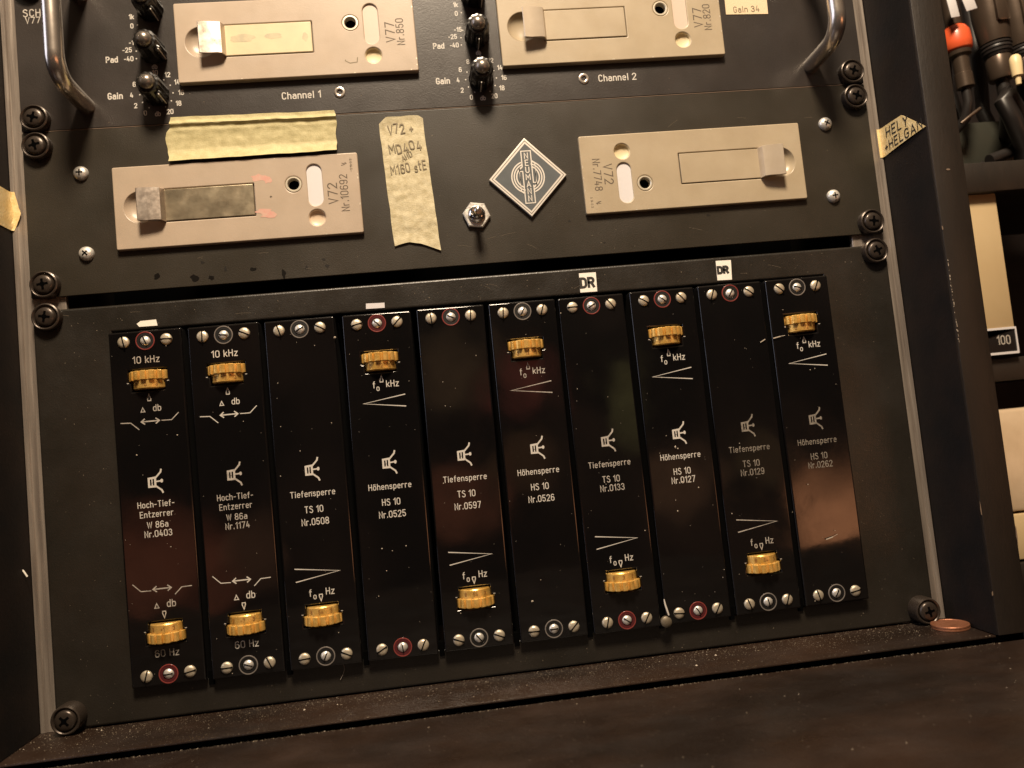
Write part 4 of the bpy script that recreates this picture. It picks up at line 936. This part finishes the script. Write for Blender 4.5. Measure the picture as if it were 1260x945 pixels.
lathe('rubber_boot', [(8.0, 27.2), (7.6, 24.5), (5.6, 23), (5.3, 11.5), (5.9, 11), (5.9, 1), (3, 0)], M['plug'], orp, axis='z', seg=26)
tube('cable', [(0, 0, 1), (0, 0, -9), (-2, 3, -20), (-9, 15, -30)], 3.4, M['rubber'], orp, 12)
# papers wrapped on cables above
for (x, z, w, hgt, a, lab) in ((533.5, 199.5, 6.5, 17, -7, 'white cable flag at the very top beside the side board'), (545.5, 203.5, 8.5, 16, -14, 'white paper flag with faint pink writing at the top')):
    o = box('cable_flag', -w/2, w/2, -.3, .3, -hgt/2, hgt/2, M['white_label'], None, bev=.15, loc=(x, 66, z)); o.rotation_euler = (0, math.radians(a), 0); tag(o, lab, 'cable flag')
cr = lathe('jack_cover', [(0, 9), (2.4, 8.6), (3.6, 6.8), (3.9, 2), (3.4, -6), (2.0, -7), (1.7, -12), (0, -12.5)], M['cream'], None, (567.5, 58, 148.8), axis='z', seg=20)
tag(cr, 'small cream plastic cap between the two large plugs', 'cap')
tube('cable_loop', [(590, 95, 80), (583, 80, 100), (571, 72, 118), (566, 72, 131), (571, 74, 137), (580, 80, 130), (596, 90, 112), (612, 96, 100)], 6.0, M['rubber'], None, 14)
tag(bpy.data.objects['cable_loop'], 'thick black cable curling below the large plugs', 'cable')
for q, (pts, rr) in enumerate((([(556, 110, 230), (557, 112, 190), (553, 112, 150), (556, 108, 118), (566, 104, 96)], 4.5), ([(586, 118, 230), (588, 118, 180), (584, 116, 140), (592, 112, 110), (610, 108, 96)], 5.0), ([(570, 130, 230), (566, 128, 180), (572, 126, 140), (566, 120, 100)], 4.0), ([(610, 100, 200), (604, 98, 150), (600, 92, 120), (580, 88, 100), (560, 86, 94)], 4.2))):
    o = tube('hanging_cable', pts, rr, M['rubber'], None, 12)
    tag(o, ('thin black cable hanging between the orange ringed plug and the big plug', 'black cable hanging behind the big brown plug', 'thin black cable deep behind the big plug', 'black cable looping left at the right photo edge')[q], 'cable', 'black cables hanging in the neighbouring bay')
tube('cable_bit', [(524.5, 62, 113.5), (531, 60, 118), (538.5, 60, 122.5)], 1.2, M['plug'], None, 8)
tag(bpy.data.objects['cable_bit'], 'short pale wire end poking out behind the side board', 'wire')
tube('cable_bit', [(574, 62, 110), (584, 60, 102), (598, 60, 90)], 1.5, M['plug'], None, 8)
tag(bpy.data.objects['cable_bit.001'], 'brownish thin wire running down to the right under the black cable', 'wire')
# equipment in the bay
b = thing('equipment_box', (560, 100, 104), 'dark olive metal box standing on the brown shelf of the neighbouring bay', 'equipment box')
box('housing', -50, 34, 0, 90, -11, 24, M['green_dark'], b, bev=1.5)
sh = box('shelf', 452, 700, 46, 190, 60.5, 80.5, M['wood_edge'], None, bev=.8); tag(sh, 'dark brown shelf of the neighbouring bay below the cable plugs', 'shelf')
sp = thing('device', (527, 52, 8), 'cream upright device panel with black marked foot strip seen past the side board', 'device')
box('side_plate', -60, 7.3, 0, 60, -38.2, 55, M['tan_panel'], sp, bev=1.0)
box('foot_strip', -60, 7.3, .3, 60, -53.8, -38.4, M['body'], sp, bev=.4)
cut_plate('foot_trim', [rrect(-60, -55.4, 8.0, -37.6, .6), rrect(-61, -53.9, 7.0, -38.9, .4)], -.3, 1.0, M['white_label'], sp, bev=.1)
lettering([('100', -1.8, -45.8, 5.4, 'c', 0, .9)], -.05, M['ink_mid'], sp)
sh = box('shelf', 452, 700, 56, 190, -64.5, -49.5, M['wood_edge'], None, bev=.8); tag(sh, 'brown shelf under the cream device panel', 'shelf')
pb = thing('storage_box', (560, 56, -117), 'pale cream glossy box front on the lower shelf at the right edge', 'box')
box('front', -90, 90, 0, 60, -33.5, 33.5, M['pale_box'], pb, bev=2.5)
lathe('knob', [(0, -7), (4, -6.6), (5.5, -4), (4.2, -1), (4.2, 0)], M['cream'], pb, (-18, 0, 4), seg=24)
pb2 = thing('storage_box', (560, 56, -168), 'tan wooden box below the pale glossy box at the right edge', 'box')
box('front', -90, 90, 0, 60, -13.5, 16, M['tan_panel'], pb2, bev=1.2)
sh = box('shelf', 452, 700, 54, 190, -198, -183, M['wood_edge'], None, bev=.8); tag(sh, 'lowest dark shelf of the neighbouring bay at the right edge', 'shelf')
bw = box('wall', 452, 900, 220, 226, -260, 340, M['cheek'], None); tag(bw, 'dark back wall of the neighbouring bay', None, None, 'structure')
